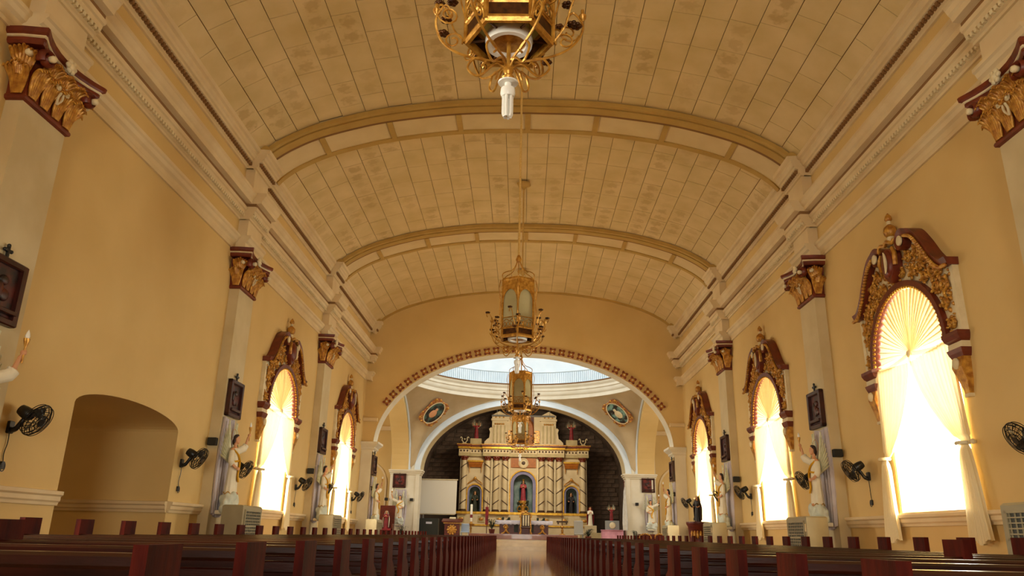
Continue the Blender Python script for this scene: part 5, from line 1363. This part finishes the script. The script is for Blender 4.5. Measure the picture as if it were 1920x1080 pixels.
# ---- altar and the things standing round it ------------------------------------------------
ZD = .85
t = thing('altar_table', 'dark red wooden altar table with gilt legs under the white cloth', 'altar table', (.15, 57.3, ZD))
MB().cbox(-2.0, 2.0, -.5, .5, .82, .92, .015).build('table_top', 'altar_wood', t)
MB().cbox(-1.75, 1.75, -.32, .32, 0, .82, .015).build('body', 'altar_wood', t)
for x in (-1.3, 1.3):
    m = MB(); m.tube(spline([(x - .28, -.40, .0), (x - .10, -.44, .10), (x + .02, -.46, .30), (x - .12, -.46, .48), (x, -.46, .62), (x + .12, -.44, .80)], 5), .07, 8); m.tube(spline([(x + .28, -.40, .0), (x + .12, -.44, .12), (x + .04, -.46, .30), (x + .14, -.46, .46), (x + .02, -.46, .62)], 5), .06, 8)
    m.ball((x, -.48, .42), .10); m.build('gilt_leg', 'gold', t, smooth=60)
for x in (-.55, .55): MB().cbox(x - .16, x + .16, -.34, -.31, .12, .72, .005).build('dark_panel', 'ac_dark', t)
def cloth_mesh():
    rows = []; m = MB()
    for x in [-2.06 + 4.12*i/80 for i in range(81)]:
        w = .012*math.sin(x*15); rows.append([(x, -.53 + w, .66 + .02*math.sin(x*22)), (x, -.53 + w*.5, .80), (x, -.52, .925), (x, -.40, .935), (x, .52, .935)])
    back = [[(a, b + .006, c - .006) for a, b, c in r] for r in rows]
    m.loft([r + b_[::-1] for r, b_ in zip(rows, back)]); return m
o = cloth_mesh().build('altar_cloth', 'cloth_white', smooth=60); o.location = (.15, 57.3, ZD - .0); tag(o, 'white frilled cloth draped over the altar table', 'cloth')
t = thing('presider_chair', 'gilt chair with striped back in front of the altar', 'chair', (.27, 56.2, ZD))
for x in (-.34, .34):
    MB().tube(spline([(x*1.25, -.3, 0), (x*1.0, -.28, .22), (x*1.1, -.26, .46), (x, -.24, .62)], 5), .05, 8).build('leg', 'gold', t, smooth=60)
    MB().tube([(x, .26, 0), (x, .28, .5), (x*.98, .36, 1.18)], .05, 8).build('leg', 'gold', t, smooth=60)
    MB().tube(spline([(x, -.26, .60), (x*1.08, -.1, .70), (x*1.05, .3, .68)], 5), .045, 8).build('armrest', 'gold', t, smooth=60)
MB().cbox(-.36, .36, -.3, .3, .40, .50, .03).build('seat', 'retable_dark', t)
b_ = MB().cbox(-.30, .30, .28, .36, .55, 1.30, .02).build('backrest', 'retable_dark', t)
for x in (-.16, .02, .20): MB().box(x - .05, x + .05, .26, .29, .57, 1.28).build('stripe', 'ivory', b_)
m = MB(); m.tube(spline([(-.40, .32, 1.12), (-.34, .32, 1.34), (0, .32, 1.48), (.34, .32, 1.34), (.40, .32, 1.12)], 6), .06, 8); m.ball((0, .32, 1.52), (.12, .07, .10)); m.build('crest_rail', 'gold', t, smooth=60)
# lectern
t = thing('lectern', 'carved dark wooden lectern standing left of the altar', 'lectern', (-4.85, 55.5, .5))
MB().cbox(-.62, .62, -.35, .35, 0, .10, .01).build('base', 'altar_wood', t); MB().cbox(-.52, .52, -.28, .28, .10, 1.05, .01).build('cabinet', 'altar_wood', t)
MB().loft([[(-.72, -.4, 1.05), (.72, -.4, 1.05), (.72, .4, 1.22), (-.72, .4, 1.22)], [(-.72, -.4, 1.12), (.72, -.4, 1.12), (.72, .4, 1.30), (-.72, .4, 1.30)]]).build('reading_top', 'altar_wood', t)
m = MB(); m.ball((0, -.30, .55), (.24, .05, .24)); 
for k in range(10): a = 2*PI*k/10; m.ball((.28*math.cos(a), -.30, .55 + .28*math.sin(a)), (.08, .04, .08), 6, 4)
m.build('carved_sun', 'gold', t, smooth=60); MB().box(-.60, .60, -.36, -.30, .96, 1.02).build('gilt_edge', 'gold', t)
o = MB().cbox(-.22, .22, -.14, .14, 0, .10, .02).build('book', 'ivory'); o.location = (-4.85, 55.55, 1.78); o.rotation_euler = (.21, 0, 0); tag(o, 'open missal book lying on the dark wooden lectern', 'book')
# paschal candle
t = thing('candle_stand', 'tall gilt candle stand with a white candle left of the altar', 'candle stand', (-3.62, 56.6, .5))
MB().lathe([(.24, 0), (.24, .04), (.10, .08), (.05, .20), (.045, .62), (.09, .68), (.05, .74), (.05, .86), (.24, .92), (.26, .98), (.10, 1.02), (.07, 1.14)], 16).build('stand', 'brass', t, smooth=40)
MB().lathe([(.085, 1.14), (.085, 2.30), (.06, 2.33)], 14).build('candle', 'wax', t, smooth=40)
MB().lathe([(.092, 1.40), (.092, 1.62)], 14).build('candle_band', 'robe_red', t)
# red banner post and dark processional cross
t = thing('banner_post', 'slim dark red banner post between candle stand and altar', 'post', (-2.55, 57.6, .5))
MB().lathe([(.2, 0), (.18, .05), (.03, .08), (.025, 2.5), (.012, 2.9)], 10).build('pole', 'altar_wood', t); MB().cbox(-.11, .11, -.04, .04, .95, 2.2, .01).build('cloth_sleeve', 'robe_red', t)
t = thing('processional_cross', 'dark processional cross on a gilt foot right of the altar', 'cross', (2.95, 58.0, ZD))
MB().lathe([(.26, 0), (.2, .06), (.07, .12), (.10, .3), (.06, .42), (.12, .55), (.03, .66)], 12).build('foot', 'gold', t, smooth=40)
MB().lathe([(.025, .6), (.02, 2.2)], 8).build('staff', 'altar_wood', t); m = MB().cbox(-.42, .42, -.05, .05, .86, .98, .01); m.cbox(-.35, -.25, -.05, .05, .74, .88, .01); m.cbox(.25, .35, -.05, .05, .74, .88, .01); m.build('cross_arm', 'retable_dark', t)
# grey chair, plants, sound things
t = thing('grey_chair', 'grey upholstered high back chair right of the altar', 'chair', (4.05, 56.6, .5))
MB().cbox(-.32, .32, .22, .32, .45, 1.35, .04).build('backrest', 'grey_chair', t); MB().cbox(-.33, .33, -.3, .3, .38, .48, .03).build('seat', 'grey_chair', t)
for x in (-.27, .27):
    for y in (-.24, .24): MB().box(x - .03, x + .03, y - .03, y + .03, 0, .39).build('leg', 'grey_metal', t)
t = thing('white_chair', 'pale blue chair beside the lectern', 'chair', (-3.95, 55.4, .5))
MB().cbox(-.28, .28, .2, .26, .42, .98, .03).build('backrest', 'pale_blue', t); MB().cbox(-.3, .3, -.28, .26, .38, .44, .02).build('seat', 'pale_blue', t)
for x in (-.25, .25):
    for y in (-.23, .22): MB().box(x - .02, x + .02, y - .02, y + .02, 0, .39).build('leg', 'pale_blue', t)
def plant(loc, label, h, sp):
    t = thing('potted_plant', label, 'plant', loc); MB().lathe([(.16, 0), (.22, .28), (.2, .30)], 14).build('pot', 'altar_wood', t, smooth=40)
    rg = random.Random(int(loc[0]*100)); m = MB()
    for i in range(34):
        a = rg.uniform(0, 2*PI); r = sp*rg.uniform(.3, 1); z = h*rg.uniform(.4, 1)
        m.tube([(0, 0, .26), (r*.5*math.cos(a), r*.5*math.sin(a), z), (r*math.cos(a), r*math.sin(a), z - .08)], [.01, .045, .005], 5, flat=.3)
    m.build('foliage', 'leaf_green', t)
plant((-2.05, 54.6, .85), 'dark bushy plant at the left front of the altar platform', .95, .55)
plant((4.6, 55.2, .5), 'dark leafy plant right of the grey chair', .80, .55)
plant((-8.35, 55.6, 0), 'small spiky potted plant at the foot of the far left pier', 1.30, .5)
plant((7.75, 54.5, .0), 'low reddish potted plant at the foot of the far right pier', 1.25, .4)
# flowers on the altar shelf
for x in (-1.25, 1.55):
    t = thing('flower_vase', 'round arrangement of dark flowers behind the altar, %s' % ('left' if x < 0 else 'right'), 'vase', (x, YR - 1.2, .5))
    MB().lathe([(.2, 0), (.25, .3), (.12, .75), (.2, .95)], 12).build('vase', 'brass', t, smooth=40); m = MB(); rg = random.Random(9)
    for i in range(26): m.ball((rg.uniform(-.36, .36), rg.uniform(-.2, .2), rg.uniform(.95, 1.62)), .10, 6, 5)
    m.build('flowers', 'leaf_green', t, smooth=60)
# projection screen on its stand
t = thing('projection_screen', 'large white projection screen left of the retable', 'screen', (-6.5, 60.0, .5))
MB().cbox(-1.48, 1.48, -.02, .02, 1.70, 4.20, .006).build('screen_sheet', 'screen_white', t); MB().tube([(-1.54, 0, 4.22), (1.54, 0, 4.22)], .05, 8).build('roller', 'ivory', t)
for x in (-1.25, -1.0): MB().tube([(x, .06, 0), (x, .06, 4.2)], .035, 8).build('stand_pole', 'grey_metal', t)
MB().box(-1.4, 1.4, .02, .10, 1.64, 1.72).build('bottom_bar', 'ivory', t)
MB().cbox(-1.6, 1.0, -.1, .5, 0, .10, .01).build('stand_foot', 'grey_metal', t)
t = thing('control_box', 'grey console with a white label strip under the screen', 'console', (-6.9, 59.2, .5))
MB().cbox(-.7, .7, -.3, .3, 0, 1.35, .03).build('body', 'ac_dark', t); MB().box(-.22, .22, -.312, -.30, .95, 1.10).build('white_strip', 'cloth_white', t)
# right side: statue on steps, red angel on pink table, flag, chest
t = thing('statue_pedestal', 'stone coloured stepped pedestal right of the retable', 'pedestal', (5.05, 58.6, .5))
MB().cbox(-.75, .75, -.5, .5, 0, .55, .02).build('lower_block', 'retable_green', t); MB().cbox(-.42, .42, -.4, .4, .55, 1.05, .02).build('upper_block', 'pilaster', t)
figure('red_mantle_statue', 'white robed statue with red cape on the stepped pedestal', 'statue', (5.05, 58.6, 1.55), 1.28, 'robe_white', 'robe_red')
t = thing('side_table', 'small table under a pink cloth at the right of the sanctuary', 'table', (6.45, 56.9, .5))
MB().cbox(-.75, .75, -.4, .4, 0, .72, .03).build('cloth_skirt', 'pink_cloth', t); MB().cbox(-.79, .79, -.44, .44, .72, .77, .012).build('table_top', 'pink_cloth', t)
t = thing('grey_casket', 'grey box with a round pale emblem on the pink table', 'box', (6.45, 56.9, 1.27))
MB().cbox(-.48, .48, -.25, .25, 0, .62, .02).build('box', 'grey_metal', t); MB().lathe([(.02, 0), (.22, 0), (.2, .03), (.1, .05)], 20).map(lambda a, b, c: (a, -.25 - c, .30 + b)).build('emblem', 'ivory', t, smooth=40)
figure('red_angel_statue', 'red robed winged statue on the grey box', 'statue', (6.42, 56.9, 1.89), .92, 'robe_red', arms='up', wings=True)
t = thing('flag_stand', 'furled white flag on a pole beside the far right pier', 'flag', (7.28, 56.1, .5))
MB().lathe([(.2, 0), (.2, .05), (.03, .1), (.022, 4.0), (.04, 4.04), (.004, 4.2)], 10).build('pole', 'altar_wood', t)
m = MB(); m.loft([[(.03 + (r_*(1 + .25*math.sin(5*a)))*math.cos(a), r_*(1 + .25*math.sin(5*a))*math.sin(a), z) for a in [2*PI*i/20 for i in range(20)]] for r_, z in ((.03, 3.7), (.07, 3.4), (.09, 2.9), (.14, 2.2), (.17, 1.2), (.15, .75))]); m.build('furled_cloth', 'flag_white', t, smooth=60)
t = thing('carved_chest', 'carved red and gold low bench below the right far angel', 'bench', (9.0, 55.3, .0))
MB().cbox(-.95, .95, -.3, .3, .28, 1.02, .02).build('body', 'altar_wood', t)
for x in (-.5, .5):
    m = MB()
    for k in range(9): a = PI*k/8; m.ball((x + .38*math.cos(a), -.32, .78 + .26*math.sin(a)), (.07, .04, .06), 6, 4)
    m.build('gilt_arch', 'gold', t, smooth=60)
for x in (-.85, .85): MB().cbox(x - .06, x + .06, -.26, .26, 0, .29, .01).build('foot', 'altar_wood', t)
# throne with bust at the left pier
t = thing('throne_chair', 'dark red high back throne near the far left pier', 'chair', (-9.40, 54.9, 0))
MB().cbox(-.52, .52, .30, .40, .4, 2.58, .02).build('backrest', 'altar_wood', t); MB().cbox(-.5, .5, -.3, .32, .9, 1.05, .02).build('seat', 'robe_red', t)
for x in (-.46, .46):
    MB().cbox(x - .05, x + .05, -.3, .34, 0, 1.35, .01).build('side_panel', 'altar_wood', t)
figure('seated_statue', 'small statue in red with white collar placed on the throne', 'statue', (-9.40, 54.85, 1.05), 1.15, 'robe_red', 'robe_white')
# lamp bar added behind the far arch to brighten the dark sanctuary
t = thing('added_sanctuary_lamp', 'added lamp bar behind the crown of the far arch, brightening the retable', 'lamp', (0, YC1 + 1.3, 9.35))
MB().cbox(-2.4, 2.4, -.10, .06, -.03, .09, .02).build('housing', 'grey_metal', t)
for x in (-2.0, 2.0): MB().tube([(x, -.02, .08), (x, -.2, .75)], .02, 6).build('hanger', 'grey_metal', t)
area('added_sanctuary_light', (0, YC1 + 1.42, 9.28), (0, 65.0, 4.4), 4.6, .10, 260.0, (1.0, .86, .62))  # added fill light aimed at the retable
# dark saint on a round red stand near the last right window
t = thing('round_stand', 'round reddish wooden stand by the last window of the right wall', 'pedestal', (7.15, 32.3, 0))
MB().lathe([(.42, 0), (.44, .06), (.38, .12), (.36, .7), (.42, 1.25), (.48, 1.36), (.48, 1.44), (.30, 1.46)], 20).build('drum', 'altar_wood', t, smooth=40)
m = MB()
for k in range(7): a = -PI/2 - .9 + .3*k; m.ball((.40*math.cos(a), .40*math.sin(a), .95), (.06, .06, .16), 6, 5)
m.build('carving', 'gold', t, smooth=60)
figure('monk_statue', 'small dark brown robed statue on the round stand by the right wall', 'statue', (7.15, 32.3, 1.46), .98, 'robe_dark', 'hair', rz=-PI/3, arms='hold')
